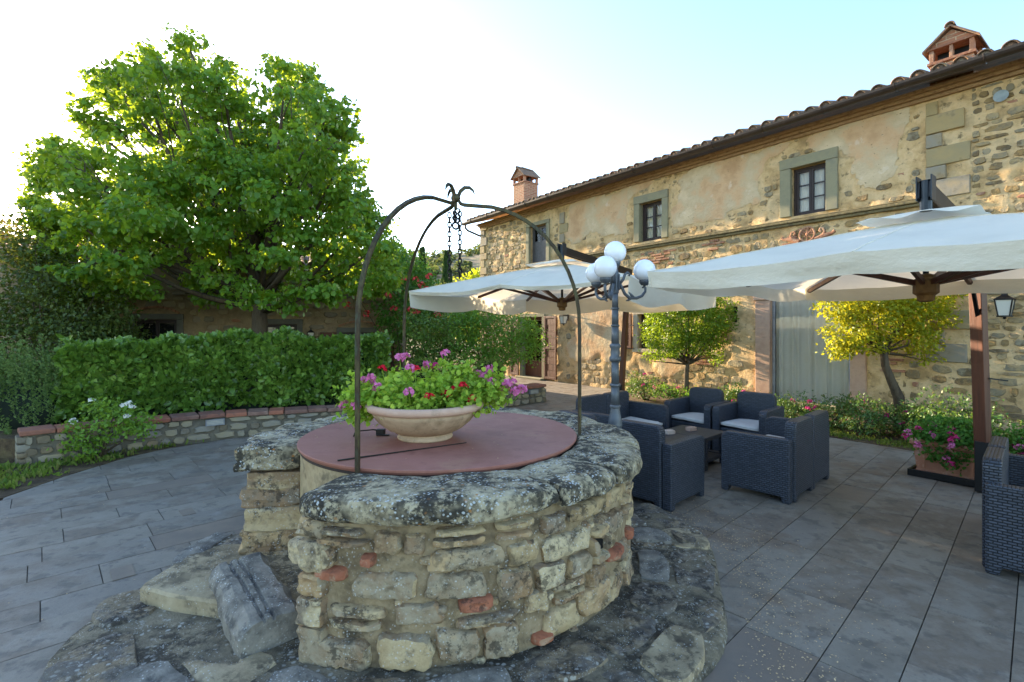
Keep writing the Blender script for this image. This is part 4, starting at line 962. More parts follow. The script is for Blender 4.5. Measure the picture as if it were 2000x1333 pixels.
for i, (x, y, z, c) in enumerate(heads):
    key = c + str(i % 3)
    if key not in fl: o = fl[key] = flower_head(rs(70+i), 26, .026 if c == 'pk' else .028, .026 if c == 'pk' else .022, {'pk': m_pink, 'rd': m_red, 'mg': m_mag}[c])
    else: o = fl[key].copy(); COL.objects.link(o)
    z += .01 + .03*abs(r.normal()); o.parent = ger; o.location = (x, y, z); o.rotation_euler = (r.uniform(-.5,.5), r.uniform(-.5,.5), r.uniform(0,6))
    st.tube([(x*.75, y*.7, .26), (x*.92, y*.9, z*.75), (x, y, z-.01)], .0028, 4)
tag(st.build('stems', m_ger, ger), 'thin flower stalks', kind='stuff')

# ================================================================== GARDEN WALLS
def path_map(pts):
    P = [Vector((x, y, 0)) for x, y in pts]
    # smooth by Catmull-Rom sampling
    S = []
    for i in range(len(P)-1):
        p0, p1, p2, p3 = P[max(i-1,0)], P[i], P[i+1], P[min(i+2,len(P)-1)]
        for k in range(10):
            t_ = k/10; S.append(.5*((2*p1)+(-p0+p2)*t_+(2*p0-5*p1+4*p2-p3)*t_**2+(-p0+3*p1-3*p2+p3)*t_**3))
    S.append(P[-1]); acc = [0]
    for i in range(1, len(S)): acc.append(acc[-1]+(S[i]-S[i-1]).length)
    def at(s):
        s = max(0, min(acc[-1]-1e-6, s)); i = max(0, int(np.searchsorted(acc, s))-1); f = (s-acc[i])/(acc[i+1]-acc[i])
        t_ = (S[i+1]-S[i]).normalized(); return S[i].lerp(S[i+1], f), Vector((t_.y, -t_.x, 0)), t_
    return at, acc[-1]
def garden_wall(name, label, pts, hfun, thick, seed, lights=(), zb=0.):
    root = thing(name, label, 'wall'); at, L = path_map(pts); r = rs(seed)
    def mp(s, z, d): p, n_, _ = at(s); return (p.x+n_.x*d, p.y+n_.y*d, z)
    b = MB(); N = max(6, int(L/.15))
    for i in range(N+1):
        s = L*i/N; h_ = hfun(s/L)-.06
        b.v += [mp(s, zb-.05, -.015), mp(s, h_, -.015), mp(s, h_, -thick), mp(s, zb-.05, -thick)]
    for i in range(N):
        for j in range(3): b.f.append((4*i+j, 4*i+4+j, 4*i+5+j, 4*i+1+j))
    b.f += [(0,1,2,3), (4*N+3,4*N+2,4*N+1,4*N)]
    b.build('mortar', m_gardenmortar, root, fix=True)
    for s, z, w_, h_ in courses(.0, L, .0, .5, (.08,.14), (.13,.34), r, .018):
        hm = hfun(s/L)-.065
        if z-h_/2 > hm-.03: continue
        if z+h_/2 > hm: h2 = hm-(z-h_/2); z = z-h_/2+h2/2; h_ = h2
        if any(abs(s-q) < .17+w_/2*.3 and abs(z-.27) < .06 for q in lights): continue
        m = MB(); stone(m, s, max(z, h_/2+.005), w_, h_, .012+.02*r.rand(), mp, r, 10); m.build('stone', m_gardenstone, root)
    for e_, sg in ((0., -1), (L, 1)):         # end face stones
        p, n_, t_ = at(e_); hm = hfun(e_/L)-.07; z = .0
        while z < hm-.04:
            h_ = min(.07+.07*r.rand(), hm-z); c = p - n_*thick/2 + t_*sg*.01
            rock('stone', (c.x, c.y, z+h_/2), (.12, thick-.02, h_-.008), m_gardenstone, root, int(seed*10+z*100), math.atan2(t_.y, t_.x), .08, 4); z += h_
    s = -.05
    while s < L:
        w_ = .2+.16*r.rand(); p, n_, t_ = at(s+w_/2); c = p - n_*(thick/2); h_ = hfun((s+w_/2)/L)
        M = Matrix.Translation((c.x, c.y, h_-.03+(r.rand()-.5)*.01)) @ Matrix.Rotation(math.atan2(t_.y, t_.x)+(r.rand()-.5)*.05, 4, 'Z')
        MB().box(-w_/2+.005, w_/2-.005, -thick/2-.035-(.015*r.rand()), thick/2+.03, -.03, .03, M).build('coping_brick', m_coping, root, bevel=.012); s += w_
    for q in lights:
        p, n_, t_ = at(q); M = Matrix.Translation((p.x, p.y, .265)) @ Matrix.Rotation(math.atan2(t_.y, t_.x), 4, 'Z')
        f = MB().box(-.12,.12,-.045,.03,-.045,-.033,M).box(-.12,.12,-.045,.03,.033,.045,M).box(-.12,-.105,-.045,.03,-.033,.033,M).box(.105,.12,-.045,.03,-.033,.033,M).build('wall_light', m_alu, root)
        MB().box(-.105,.105,-.03,.0,-.033,.033,M).build('diffuser', m_lantglass, f)
        for k in range(3): MB().box(-.105,.105,-.042,-.032,-.02+k*.02-.004,-.02+k*.02+.004,M).build('louvre', m_alu, f)
    return root, at, L
PA = [(-5.79,5.92),(-5.05,6.72),(-4.18,7.42),(-2.94,8.02),(-1.95,8.62)]
gwA, atA, LA_ = garden_wall('garden_wall', 'low curved stone garden wall with brick coping in front of the laurel hedge', PA, lambda f: .42-.08*f, .3, 3, (2.0,))
PB = [(-1.35,9.05),(-.8,9.6),(-.2,10.2),(.72,11.0)]
gwB, atB, LB_ = garden_wall('garden_wall', 'short low stone garden wall before the door shrubs and clipped box balls', PB, lambda f: .4, .3, 4, (2.5,))
bed = MB().prism([(-13,6.9),(-6.05,6.2),(-5.2,7.0),(-4.3,7.7),(-3.05,8.3),(-2.05,8.9),(-1.5,9.25),(-.9,9.85),(-.3,10.45),(.5,11.15),(.15,12.1),(-1.2,15.6),(-2.,15.4),(-9.5,12.6),(-16,10)][::-1], lambda a, b, d: (a, b, d), -.1, .26).build('planting_bed', m_soil, fix=True)
tag(bed, 'brown soil bed behind the low garden walls', None, None, 'structure')
# ================================================================== FURNITURE
def arc(cx_, cz, r_, a0, a1, n=5): return [(cx_+r_*math.cos(a0+(a1-a0)*i/n), cz+r_*math.sin(a0+(a1-a0)*i/n)) for i in range(n+1)]
SX = lambda a, b, d: (d, a, b)      # outline in y,z extruded along x
SY = lambda a, b, d: (a, d, b)
def seat(name, label, loc, ang, seats=1, group=None):
    """woven resin armchair / two seater; faces local +y"""
    W = .69 if seats == 1 else 1.28; D = .66; at_ = .095; bw = (W-2*at_)/seats
    o = thing(name, label, 'armchair' if seats == 1 else 'sofa', (loc[0], loc[1], 0), ang, group)
    r_ = .065
    arm = [(-.315,0),(-.315,.6)] + arc(.33-r_, .6-r_, r_, PI/2, 0) + [(.33,0),(.265,0),(.255,.055),(-.235,.055),(-.245,0)]
    for s in (-1, 1):
        x0, x1 = (s*W/2, s*(W/2-at_)); MB().prism(arm, SX, min(x0,x1), max(x0,x1)).build('armrest', m_wicker, o, bevel=.012, uv=True, fix=True)
    for i in range(seats):
        x0 = -W/2+at_+i*bw+.003; x1 = x0+bw-.006
        bk = [(x0,0),(x0,.755-.07)] + arc(x0+.07, .755-.07, .07, PI, PI/2)[1:] + arc(x1-.07, .755-.07, .07, PI/2, 0) + [(x1,0),(x1-.06,0),(x1-.07,.05),(x0+.07,.05),(x0+.06,0)]
        MB().prism(bk, SY, -.335, -.235).build('backrest', m_wicker, o, bevel=.014, uv=True, fix=True)
        MB().box(x0, x1, -.233, .3, .2, .325).build('seat', m_wicker, o, bevel=.015, uv=True)
    return o
def cushion(label, root, x, wd, group='seat cushions'):
    b = bmesh.new(); bmesh.ops.create_cube(b, size=2); bmesh.ops.subdivide_edges(b, edges=b.edges[:], cuts=9, use_grid_fill=True)
    for v in b.verts:
        p = v.co; e = max(abs(p.x), abs(p.y)); f = (1-e**4)**.5 if e < 1 else 0
        z = p.z*(.014+.022*f) + .006*mnoise.noise(Vector((p.x*2+x*3, p.y*2, 3))) + (.012*p.x*p.y)
        rr = 1-.03*(abs(p.x*p.y))**3
        v.co = (p.x*wd/2*rr, p.y*.265*rr, z)
    me = bpy.data.meshes.new('seat_cushion'); b.to_mesh(me); b.free(); me.polygons.foreach_set('use_smooth', [True]*len(me.polygons))
    o = link('seat_cushion', me, m_cushion); o.matrix_world = Matrix.Translation(root.location) @ Matrix.Rotation(root.rotation_euler.z, 4, 'Z') @ Matrix.Translation((x, .04, .363))
    return tag(o, label, 'cushion', group)
A1_ = math.atan2(.687,.727)          # v1
f1 = A1_-PI/2; f2 = f1+PI/2          # face v1 / face v2
GA = 'woven armchairs around the low tables'; GS = 'woven two seat sofas'
aD = seat('armchair', 'charcoal woven armchair with its back to the well, next to the low table', (1.413,4.908), f1, 1, GA)
aE = seat('armchair', 'charcoal woven armchair just behind the lamp post, half hidden by the well', (.885,5.47), f1, 1, GA)
aC = seat('armchair', 'charcoal woven armchair with grey cushion, beside the sofa turned with its back out', (3.16,6.66), f1+PI, 1, GA)
aB = seat('armchair', 'charcoal woven armchair with grey cushion under the round green tree', (2.67,7.18), f1+PI, 1, GA)
sA = seat('sofa', 'charcoal woven two seat sofa showing its back and arm on open paving', (2.825,5.29), f2, 2, GS)
sF = seat('sofa', 'charcoal woven two seat sofa with pale cushions behind the lamp post', (1.44,6.55), f2+PI, 2, GS)
sG = seat('sofa', 'charcoal woven two seat sofa beside the terracotta planters and umbrella post', (3.86,3.56), f2+PI, 2, GS)
cushion('pale grey seat cushion on the armchair next to the turned sofa', aC, 0, .5); cushion('pale grey seat cushion on the armchair under the round tree', aB, 0, .5)
cushion('pale cushion on the turned sofa, beside its armrest on the open paving', sA, -.27, .53); cushion('pale cushion on the turned sofa, on the seat near the rose bed', sA, .27, .53)
cushion('pale cushion on the sofa behind the lamp, beside the bright green bush', sF, -.27, .53); cushion('pale cushion on the sofa behind the lamp, mostly hidden by the lamp post', sF, .27, .53)
def table(label, c):
    o = thing('low_table', label, 'table', (c.x, c.y, 0), A1_, 'low woven tables')
    h = .275
    MB().box(-h+.002, h-.002, -.29, .29, .335, .385).build('table_top', m_tabletop, o, bevel=.008)
    for sx in (-1, 1):
        for sy in (-1, 1): MB().box(sx*(h-.005)-(.06 if sx > 0 else 0), sx*(h-.005)+(.06 if sx < 0 else 0), sy*.285-(.06 if sy > 0 else 0), sy*.285+(.06 if sy < 0 else 0), 0, .333).build('leg', m_wicker, o, bevel=.008, uv=True)
    MB().box(-h+.068, h-.068, -.26, .26, .07, .115).box(-h+.008, -h+.066, -.223, .223, .06, .125).box(h-.066, h-.008, -.223, .223, .06, .125).build('shelf', m_wicker, o, bevel=.006, uv=True)
    return o
tcn = Vector((2.018,5.906,0))
table('charcoal low table half nearer to the well with a pebble on it', tcn-V1*.276); table('charcoal low table half in front of the two cushioned armchairs', tcn+V1*.276)
for (x, y, lab, s) in ((1.87,5.93,'flat pinkish pebble ashtray on the low table, the paler one', 1.), (2.2,6.12,'flat pinkish pebble ashtray on the low table, the browner one', .95)):
    p = rock('pebble', (0,0,0), (.125*s,.085*s,.045), m_pebble if s == 1. else surf('brown_pebble', [C(172,138,118), C(190,160,140)], 8, 0, bump=.1), None, int(s*100), .5, .12, 6); p.location = (x, y, .407); tag(p, lab, 'stone')

# ---------------------------------------------------------------- lamp post
lamp = thing('lamp_post', 'ornate grey cast iron lamp post with four white globes behind the well', 'lamp', (.965,4.66,0))
prof = [(.13,0),(.13,.05),(.11,.07),(.1,.1),(.1,.5),(.12,.52),(.12,.6),(.09,.615),(.085,.66),(.1,.662),(.1,.685),(.05,.69),(.058,.71),(.066,.74),(.062,.79),(.048,.85),(.042,.9),(.052,.905),(.052,.92),(.038,.93)]
MB().lathe(prof, 24).build('base', m_lamp, lamp, smooth=False, bevel=.003)
shaft = MB(); n = 24
flute = lambda a, z: .06*abs(math.sin(6*a))
shaft.lathe([(.038,.93),(.036,1.1)], 48, jit=flute).lathe([(.048,1.1),(.05,1.112),(.048,1.125)], 24).lathe([(.034,1.125),(.033,1.33)], 48, jit=flute).lathe([(.04,1.33),(.054,1.345),(.054,1.37),(.042,1.385),(.044,1.42),(.04,1.45),(.052,1.47),(.052,1.485),(.04,1.5)], 24).lathe([(.033,1.5),(.031,1.66)], 48, jit=flute).lathe([(.038,1.66),(.04,1.668),(.038,1.676)], 24).lathe([(.03,1.676),(.029,1.82)], 48, jit=flute).lathe([(.036,1.82),(.038,1.827),(.036,1.835)], 24).lathe([(.029,1.835),(.028,1.97)], 24)
shaft.build('shaft', m_lamp, lamp, smooth=True)
hd = MB().lathe([(.034,1.97),(.036,2.0),(.03,2.02),(.034,2.1),(.038,2.14),(.03,2.17),(.024,2.2),(.03,2.22),(.03,2.235),(.022,2.245)], 16)
for i in range(8): a = i*PI/4; hd.box(.028,.045,-.006,.006,2.0,2.15, Matrix.Rotation(a, 4, 'Z'))
hd.build('head', m_lamp, lamp, bevel=.002)
def globe_on(par, c, R):
    MB().lathe([(.03,-.02),(.045,0),(.05,.012),(.05,.035),(.042,.04)], 20, c).build('globe_collar', m_lamp, par, smooth=False)
    MB().sphere((c[0], c[1], c[2]+R*.97+.02), R, 32, 20).build('globe', m_globe, par, smooth=True)
globe_on(lamp, (.0,0,2.235), .102)
for a in (0, 120, 240):
    M = Matrix.Rotation(deg(a), 4, 'Z'); T = lambda x, z: M @ Vector((x, 0, z))
    ar = MB().tube([T(.03,2.09),(T(.06,2.03)),T(.09,1.965),T(.135,1.925),T(.2,1.925),T(.25,1.945),T(.28,1.985),T(.283,2.02),T(.268,2.035),T(.256,2.02)], [.013,.014,.015,.016,.015,.014,.013,.012,.011,.01], 8)
    ar.tube([T(.045,2.06),T(.075,2.1),T(.09,2.145),T(.115,2.165),T(.135,2.15),T(.13,2.13)], [.014,.014,.013,.012,.011,.009], 8)
    ar.tube([T(.17,1.93),T(.15,1.955),T(.125,1.985)], [.016,.012,.002], 6).tube([T(.15,1.925),T(.12,1.905),T(.1,1.9)], [.014,.01,.003], 6).tube([T(.272,2.03),T(.274,2.05)], .012, 8)
    arm = ar.build('arm', m_lamp, lamp, smooth=True); c = T(.274, 2.065); globe_on(arm, (c.x, c.y, c.z), .102)

# ================================================================== UMBRELLAS
def umbrella(name, label, loc, ang, hx, hy, He, Ha, val, post, lean, hub_z, post_top, seed, sag=.03):
    """cantilever parasol; local +x points from hub to post"""
    o = thing(name, label, 'umbrella', (loc[0], loc[1], 0), ang, 'white wooden cantilever umbrellas')
    r = rs(seed); off = Vector((seed, 2, 3))
    per = []   # perimeter as parameter: 8 segments between rib ends
    cor = [(hx,0),(hx,hy),(0,hy),(-hx,hy),(-hx,0),(-hx,-hy),(0,-hy),(hx,-hy)]
    ns = 14; nr = 16; ring_ = []
    for k in range(8):
        a, b = cor[k], cor[(k+1)%8]
        for i in range(ns): f = i/ns; ring_.append((a[0]+(b[0]-a[0])*f, a[1]+(b[1]-a[1])*f, math.sin(PI*f), k))
    m = len(ring_); b = MB()
    def surfp(x, y, sg, f):
        pull = 1-sag*.6*sg*f*f; X, Y = x*f*pull, y*f*pull
        z = Ha+(He-Ha)*f**1.05 - sag*sg*f*(.4+.6*f) + .012*mnoise.fractal(Vector((X*2.2, Y*2.2, 0))+off, 1, 2, 3)*f
        return (X, Y, z)
    for j in range(nr+1):
        f = .1+.9*j/nr
        for x, y, sg, k in ring_: b.v.append(surfp(x, y, sg, f))
    for j in range(nr):
        for i in range(m): b.f.append((j*m+i, j*m+(i+1)%m, (j+1)*m+(i+1)%m, (j+1)*m+i))
    can = b.build('canopy', m_canvas, o, smooth=True)
    sm = MB()
    for k in range(8):
        q = ring_[k*ns]; sm.tube([Vector(surfp(q[0], q[1], 0, .1+.9*j/12))+Vector((0,0,.002)) for j in range(13)], .006, 4, (1., .5))
    sm.build('seam', m_canvas, can)
    v = MB()
    for j in range(6):
        f = .02+.22*j/5
        for x, y, sg, k in ring_: X, Y, z = surfp(x, y, sg, max(f, .001)); v.v.append((X, Y, z+.075+.03*mnoise.noise(Vector((X*6,Y*6,1))+off)*(j/5)))
    for j in range(5):
        for i in range(m): v.f.append((j*m+i, j*m+(i+1)%m, (j+1)*m+(i+1)%m, (j+1)*m+i))
    v.build('vent_flap', m_canvas, can, smooth=True)
    # valances: one per side (two rib bays)
    sides = {'px': (7,0), 'py': (1,2), 'nx': (3,4), 'ny': (5,6)}
    for key, ks in sides.items():
        hgt = val[key]
        b = MB(); n_ = 0; nv = 5
        idx = [i for kk in ks for i in range(kk*ns, kk*ns+ns)] + [((ks[1]+1)%8)*ns]
        out = {'px': (1,0), 'py': (0,1), 'nx': (-1,0), 'ny': (0,-1)}[key]
        for q, i in enumerate(idx):
            x, y, sg, k = ring_[i % m]
            X, Y, z = surfp(x, y, sg, 1.)
            for j in range(nv+1):
                f = j/nv; wv = .02*math.sin(q*.7+seed)*f*(.4+hgt) + .02*mnoise.noise(Vector((X*3, Y*3, f*2))+off)*f
                b.v.append((X+out[0]*(wv-.03*f), Y+out[1]*(wv-.03*f), z-hgt*f*(1+.06*sg)))
        N_ = len(idx)
        for q in range(N_-1):
            for j in range(nv): b.f.append((q*(nv+1)+j, (q+1)*(nv+1)+j, (q+1)*(nv+1)+j+1, q*(nv+1)+j+1))
        b.build('valance', m_canvas if key == 'nx' else m_valance, o, smooth=True)  # near side gets the brighter white, other sides the painted backlit tone
    for k, (x, y) in enumerate(cor):
        p0 = Vector((x*.06, y*.06, Ha-.07)); p1 = Vector((x*.95, y*.95, He-.03))
        rb = MB().bar(p0, p1, .03, .045).build('rib', m_woodd, o); L_ = Vector((x, y, 0)).normalized()
        MB().sphere(p1, .022, 8, 6).build('rib_cap', plain('brass', C(140,104,52), .4, .8) if k == 0 and name == 'x' else m_rustdark, rb)
        MB().bar(Vector((L_.x*.07, L_.y*.07, hub_z+.02)), p0.lerp(p1, .52)-Vector((0,0,.03)), .028, .04).build('strut', m_woodd, o)
    MB().lathe([(.03,-.13),(.055,-.12),(.06,-.08),(.085,-.06),(.085,.04),(.06,.06),(.06,.08),(.03,.09)], 12, (0,0,hub_z)).build('hub', surf('hub_wood', [C(110,78,44), C(140,104,60)], 12, 0, rough=.5, bump=.2), o)
    MB().lathe([(.02,hub_z+.085),(.02,Ha-.03)], 8).build('mast_pin', m_black, o)
    # post, boom
    ft = Vector((post[0], post[1], .12)); tp_ = Vector((post[0]+lean[0], post[1]+lean[1], post_top))
    MB().bar(ft, tp_, .11, .085).build('post', m_woodd, o, bevel=.006)
    MB().box(-.075,.075,-.06,.06,0,.5, Matrix.Translation((post[0], post[1], .012))).build('post_shoe', m_black, o, bevel=.005)
    at_ = Vector((0, 0, Ha+.2)); bm = MB()
    bm.bar(Vector((-.05,-.035,Ha+.22)), tp_+Vector((.1,-.035,.12)), .014, .12).bar(Vector((-.05,.035,Ha+.22)), tp_+Vector((.1,.035,.12)), .014, .12)
    bm.build('boom', m_black, o)
    MB().lathe([(.04,Ha+.06),(.04,Ha+.3)], 12).box(-.06,.06,-.05,-.042,Ha+.14,Ha+.33).box(-.06,.06,.042,.05,Ha+.14,Ha+.33).build('hinge_bracket', plain('dark_steel', C(52,58,64), .4, .5), o)
    mid = ft.lerp(tp_, .7); MB().bar(mid, tp_+Vector((-.35,0,-.1)), .03, .03).build('brace', m_black, o)
    MB().bar(ft.lerp(tp_, .45)+Vector((0,-.06,0)), ft.lerp(tp_, .45)+Vector((.1,-.18,-.02)), .015, .015).build('crank', m_black, o)
    return o
# far umbrella
ua = math.atan2(.77,.63)
u1 = umbrella('parasol', 'white square canvas umbrella with backlit valance behind the iron arch', (.835,8.31), ua, 1.6, 2.0, 2.26, 2.72, {'px': .27, 'py': .27, 'nx': .05, 'ny': .27}, (2.1,.0), (-.0,-.16), 2.06, 2.62, 3, .06)
MB().box(1.75,2.6,-.45,.45,.002,.06).build('base_plate', m_black, u1, bevel=.006)
# near umbrella
ub = math.atan2(.604,.797)
u2 = umbrella('parasol', 'large white canvas umbrella over the sofa by the terracotta planters', (3.24,3.9), ub, 1.5, 1.5, 2.11, 2.5, {'px': .13, 'py': .13, 'nx': .13, 'ny': .2}, (1.845,-.03), (-.1,.04), 1.98, 2.4, 8)
# base tray + planters
def tray_at(y0, y1):
    MB().box(1.98,2.58,y0+.03,y1-.03,.004,.03).build('tray_plate', m_alu, u2)
    MB().box(1.95,1.978,y0,y1,.003,.075).box(2.582,2.61,y0,y1,.003,.075).box(1.978,2.582,y1-.028,y1,.003,.075).box(1.978,2.582,y0,y0+.028,.003,.075).build('base_tray', m_black, u2, bevel=.004)
tray_at(-.04,.62); tray_at(-.74,-.08)
def planter(label, yc, seed, flabel):
    M = u2.matrix_basis.copy() if False else Matrix.Translation(u2.location) @ Matrix.Rotation(ub, 4, 'Z')
    c = M @ Vector((2.22, yc, .031)); o = thing('terracotta_planter', label, 'planter', c, ub, 'rectangular terracotta planters')
    q = lambda hx, hy, z: [(-hx,-hy,z),(hx,-hy,z),(hx,hy,z),(-hx,hy,z)]
    fs = lambda k: [(3,2,1,0)]+[(4*j+i,4*j+(i+1)%4,4*j+4+(i+1)%4,4*j+4+i) for j in range(k-1) for i in range(4)]+[tuple(4*(k-1)+i for i in range(4))]
    MB().add(q(.15,.27,0)+q(.155,.275,.03)+q(.148,.265,.04)+q(.175,.295,.3)+q(.14,.26,.3)+q(.14,.26,.27), fs(6)).build('planter_body', m_terra, o, bevel=.006)
    MB().add(q(.178,.298,.301)+q(.2,.32,.32)+q(.2,.32,.36)+q(.185,.305,.372)+q(.15,.27,.372)+q(.15,.27,.31), fs(6)).build('planter_rim', m_terra, o, bevel=.006)
    for s in (-1, 1): MB().box(-.172,-.16,s*.2-.01,s*.2+.01,.06,.28).build('moulding', m_terra, o)
    MB().box(-.14,.14,-.26,.26,.28,.34).build('soil', m_soil, o)
    r = rs(seed); f = plant('trailing_geranium', flabel, 'flowers', tuple(Vector(c)+Vector((0,0,0)))); f.rotation_euler = (0,0,ub)
    lob = [(0,-.18,.46,.2,.2,.14),(0,.1,.47,.22,.22,.15),(-.1,.0,.44,.2,.25,.12),(-.2,-.1,.33,.09,.16,.14),(-.2,.12,.3,.09,.12,.14),(.1,0,.5,.2,.24,.12),(-.22,-.05,.18,.05,.06,.1),(0,.3,.42,.15,.12,.1)]
    P, D, N = lobe_cloud(lob, 3800, r, 9, .04, .3, .2, .5); leaves('leaves', P, D, N, r.uniform(.02,.042,len(P)), m_gerd, f, 'round')
    h0 = [None, None]
    for i in range(22):
        l = lob[r.randint(len(lob))]; d_ = unit(r.normal(size=(1,3)))[0]; d_[0] = -abs(d_[0]); p = np.array(l[:3])+d_*np.array(l[3:])*1.08
        k = i % 2
        if h0[k] is None: h = h0[k] = flower_head(rs(seed+i), 26, .034, .024, m_pink if k else m_mag)
        else: h = h0[k].copy(); COL.objects.link(h)
        h.parent = f; h.location = tuple(p); h.rotation_euler = tuple(r.uniform(-.8,.8,3))
    return o
planter('weathered terracotta planter in a black tray left of the umbrella post', .3, 61, 'pink trailing geraniums spilling over the planter left of the umbrella post')
planter('terracotta planter half hidden behind the sofa by the umbrella post', -.42, 63, 'pink geraniums in the planter half hidden behind the sofa')
# ================================================================== LINDEN TREE
def tree_limbs(name, parent, base, targets, r, r0, mat=m_bark, fork=None, sub=3):
    b = MB(); base = Vector(base)
    for tx, ty, tz, tr in targets:
        T = Vector((tx, ty, tz)); n = 7; pts = []; s = fork.lerp(T, 0) if fork else base
        st = Vector((base.x, base.y, base.z + (tz-base.z)*r.uniform(.0,.35)))
        bend = Vector(r.normal(size=3)*.25)
        for i in range(n+1):
            f = i/n; p = st.lerp(T, f); p.z += -.35*math.sin(PI*f)*(T-st).length*.12; p += bend*math.sin(PI*f)*.5; pts.append(p)
        b.tube(pts, [r0*.5*(1-.85*i/n)+.006 for i in range(n+1)], 6)
        for k in range(sub):
            q = pts[r.randint(3, n)]; e = T + Vector(r.normal(size=3))*tr*.7; b.tube([q, q.lerp(e, .5)+Vector(r.normal(size=3)*.08), e], [r0*.12, r0*.08, .005], 5)
    return b.build(name, mat, parent, smooth=True)
TB = Vector((-5.56, 11.0, 0))
tree = thing('linden_tree', 'tall backlit linden tree behind the hedge', 'tree', TB)
# crown lobes seen from the terrace side: across, height, radius in metres from the trunk foot
raw = [(-1.61,7.92,0.29),(-1.56,7.42,0.43),(-2.64,7.53,0.41),(-2.52,6.91,0.62),(-0.66,7.3,0.34),(-0.43,6.74,0.51),(-1.62,6.51,0.85),(0.42,7.3,0.38),(0.59,6.74,0.68),(1.26,7.02,0.38),(1.38,6.45,0.51),(-3.26,6.91,0.45),(-3.2,6.23,0.73),(-0.43,5.72,1.02),(0.92,5.72,0.9),(1.77,5.95,0.36),(-3.71,6.06,0.38),(-1.9,5.49,1.13),(-4.39,5.49,0.45),(-4.61,5.04,0.51),(-3.82,5.04,0.79),(-2.92,4.82,0.9),(-0.88,4.7,1.13),(0.59,4.7,1.07),(1.83,5.15,0.62),(2.17,4.25,0.57),(1.49,4.14,0.85),(2.56,3.46,0.4),(2.06,3.46,0.79),(-4.84,4.25,0.45),(-4.28,4.02,0.79),(-4.61,3.23,0.57),(-3.26,3.68,1.02),(-1.9,3.8,1.02),(-0.66,3.57,0.9),(-3.71,2.89,0.68),(-2.35,3.01,0.79),(-1.22,3.01,0.79),(0.59,3.46,0.9),(1.49,2.78,0.62),(2.39,2.72,0.51),(2.85,2.78,0.36),(-2.92,2.55,0.45),(-1.0,2.44,0.45),(-0.32,2.22,0.51),(0.59,2.22,0.4),(-4.39,2.55,0.45)]
r = rs(101); lob = []
for X, Z, R in raw:
    q = 1-((X+1.)/4.6)**2-((Z-4.6)/4.4)**2; hw_ = 3.0*math.sqrt(max(.03, q))
    big = hw_ > 1.2
    for yy in ((-.75,.1,.8) if big else (-.4,.4)):
        s = r.uniform(.75,1.05); dy = yy*hw_+r.normal()*.2; g_ = 1+.09*dy; lob.append((X*g_-.5*dy+r.normal()*.1, dy, 1.65+(Z-1.65)*g_+r.normal()*.08, R*s*g_, max(R*s, .35), R*s*.85*g_))
big = lob; lob = []
for l in big:
    for q in range(4):
        o = unit(r.normal(size=(1,3)))[0]; f = r.uniform(.45,.62); lob.append((l[0]+o[0]*l[3]*.62, l[1]+o[1]*l[4]*.62, l[2]+o[2]*l[5]*.7, l[3]*f, l[4]*f, l[5]*f*.62))
P, D, N = lobe_cloud(lob, 88000, r, 20, .085, .6, .6, .45)
hole = np.array([-8.98-TB.x, 0, 5.2]); k = np.hypot(P[:,0]-hole[0]+P[:,1]*.84*0, P[:,2]-hole[2]) > .13
P, D, N = P[k], D[k], N[k]
ok = (P[:,2]-1.65)/(11+P[:,1]) > (.018+.02*np.sin(P[:,0]*2.3)+.012*np.sin(P[:,0]*5.1)) + .035*(np.abs(P[:,0]+.6) < 1.8)*(P[:,0] < -.1) + .04*(np.abs(P[:,0]) < .45); P, D, N = P[ok], D[ok], N[ok]
leaves('crown', P, D, N, r.uniform(.06,.118,len(P)), m_linden, tree, 'round')
s_ = r.choice(len(P), 6000, replace=False); s_ = s_[P[s_,1] < .4]
leaves('blossom', P[s_]+r.normal(size=(len(s_),3))*.04, r.normal(size=(len(s_),3))*.35+[0,0,-1], r.normal(size=(len(s_),3))+[0,-1,0], r.uniform(.07,.11,len(s_)), m_bract, tree, 'lance')
MB().tube([(0,0,0),(.01,0,.3),(0,.01,1.2),(-.02,0,2.2),(-.1,0,3.4),(-.25,.05,4.8),(-.5,.05,6.2)], [.24,.18,.165,.155,.13,.09,.04], 14).build('trunk', m_bark, tree, smooth=True)
tree_limbs('limbs', tree, (-.02,0,1.9), [(l[0],l[1],l[2],l[3]) for l in big[::2] if l[2] > 3.2], r, .13)

# ================================================================== HEDGE AND BED PLANTS
def shell_leaves(at, L, thick, z0, ztop, n, r, back=0., bulge=.08):
    """leaf seeds over the front, top and ends of a hedge that follows a path; returns P, D, N"""
    f = r.rand(n); s = r.uniform(0, L, n); P = np.empty((n,3)); D = np.empty((n,3)); N = np.empty((n,3))
    for i in range(n):
        p, nn, t_ = at(s[i]); nz = mnoise.fractal(Vector((s[i]*1.6, 3, 0)), 1, 2, 3)*bulge*1.6
        u = f[i]
        top = ztop(s[i]/L) + nz*.6
        if u < .55: d, z, o = -back, z0+(top-z0)*r.rand()**.85, Vector((nn.x, nn.y, .15))
        elif u < .86: d, z, o = -back-thick*r.rand(), top, Vector((nn.x*.3, nn.y*.3, 1))
        elif u < .95: d, z, o = -back-thick, z0+(top-z0)*r.rand(), -nn
        else:
            e = r.rand() < .6; p, nn, t_ = at(0. if e else L); d, z, o = -back-thick*r.rand(), z0+(top-z0)*r.rand(), (-t_ if e else t_)
        dd = mnoise.fractal(Vector((p.x*2.1, p.y*2.1, z*2.6)), 1, 2, 3)*bulge - .1*r.rand()**2
        q = p + nn*d + o.normalized()*dd
        P[i] = (q.x, q.y, z + (dd if u >= .55 and u < .86 else 0)); o2 = np.array(o)
        D[i] = o2*.6 + r.normal(size=3)*.6 + [0,0,.55]; N[i] = o2 + r.normal(size=3)*.45 + [0,0,.35]
    return P, D, N
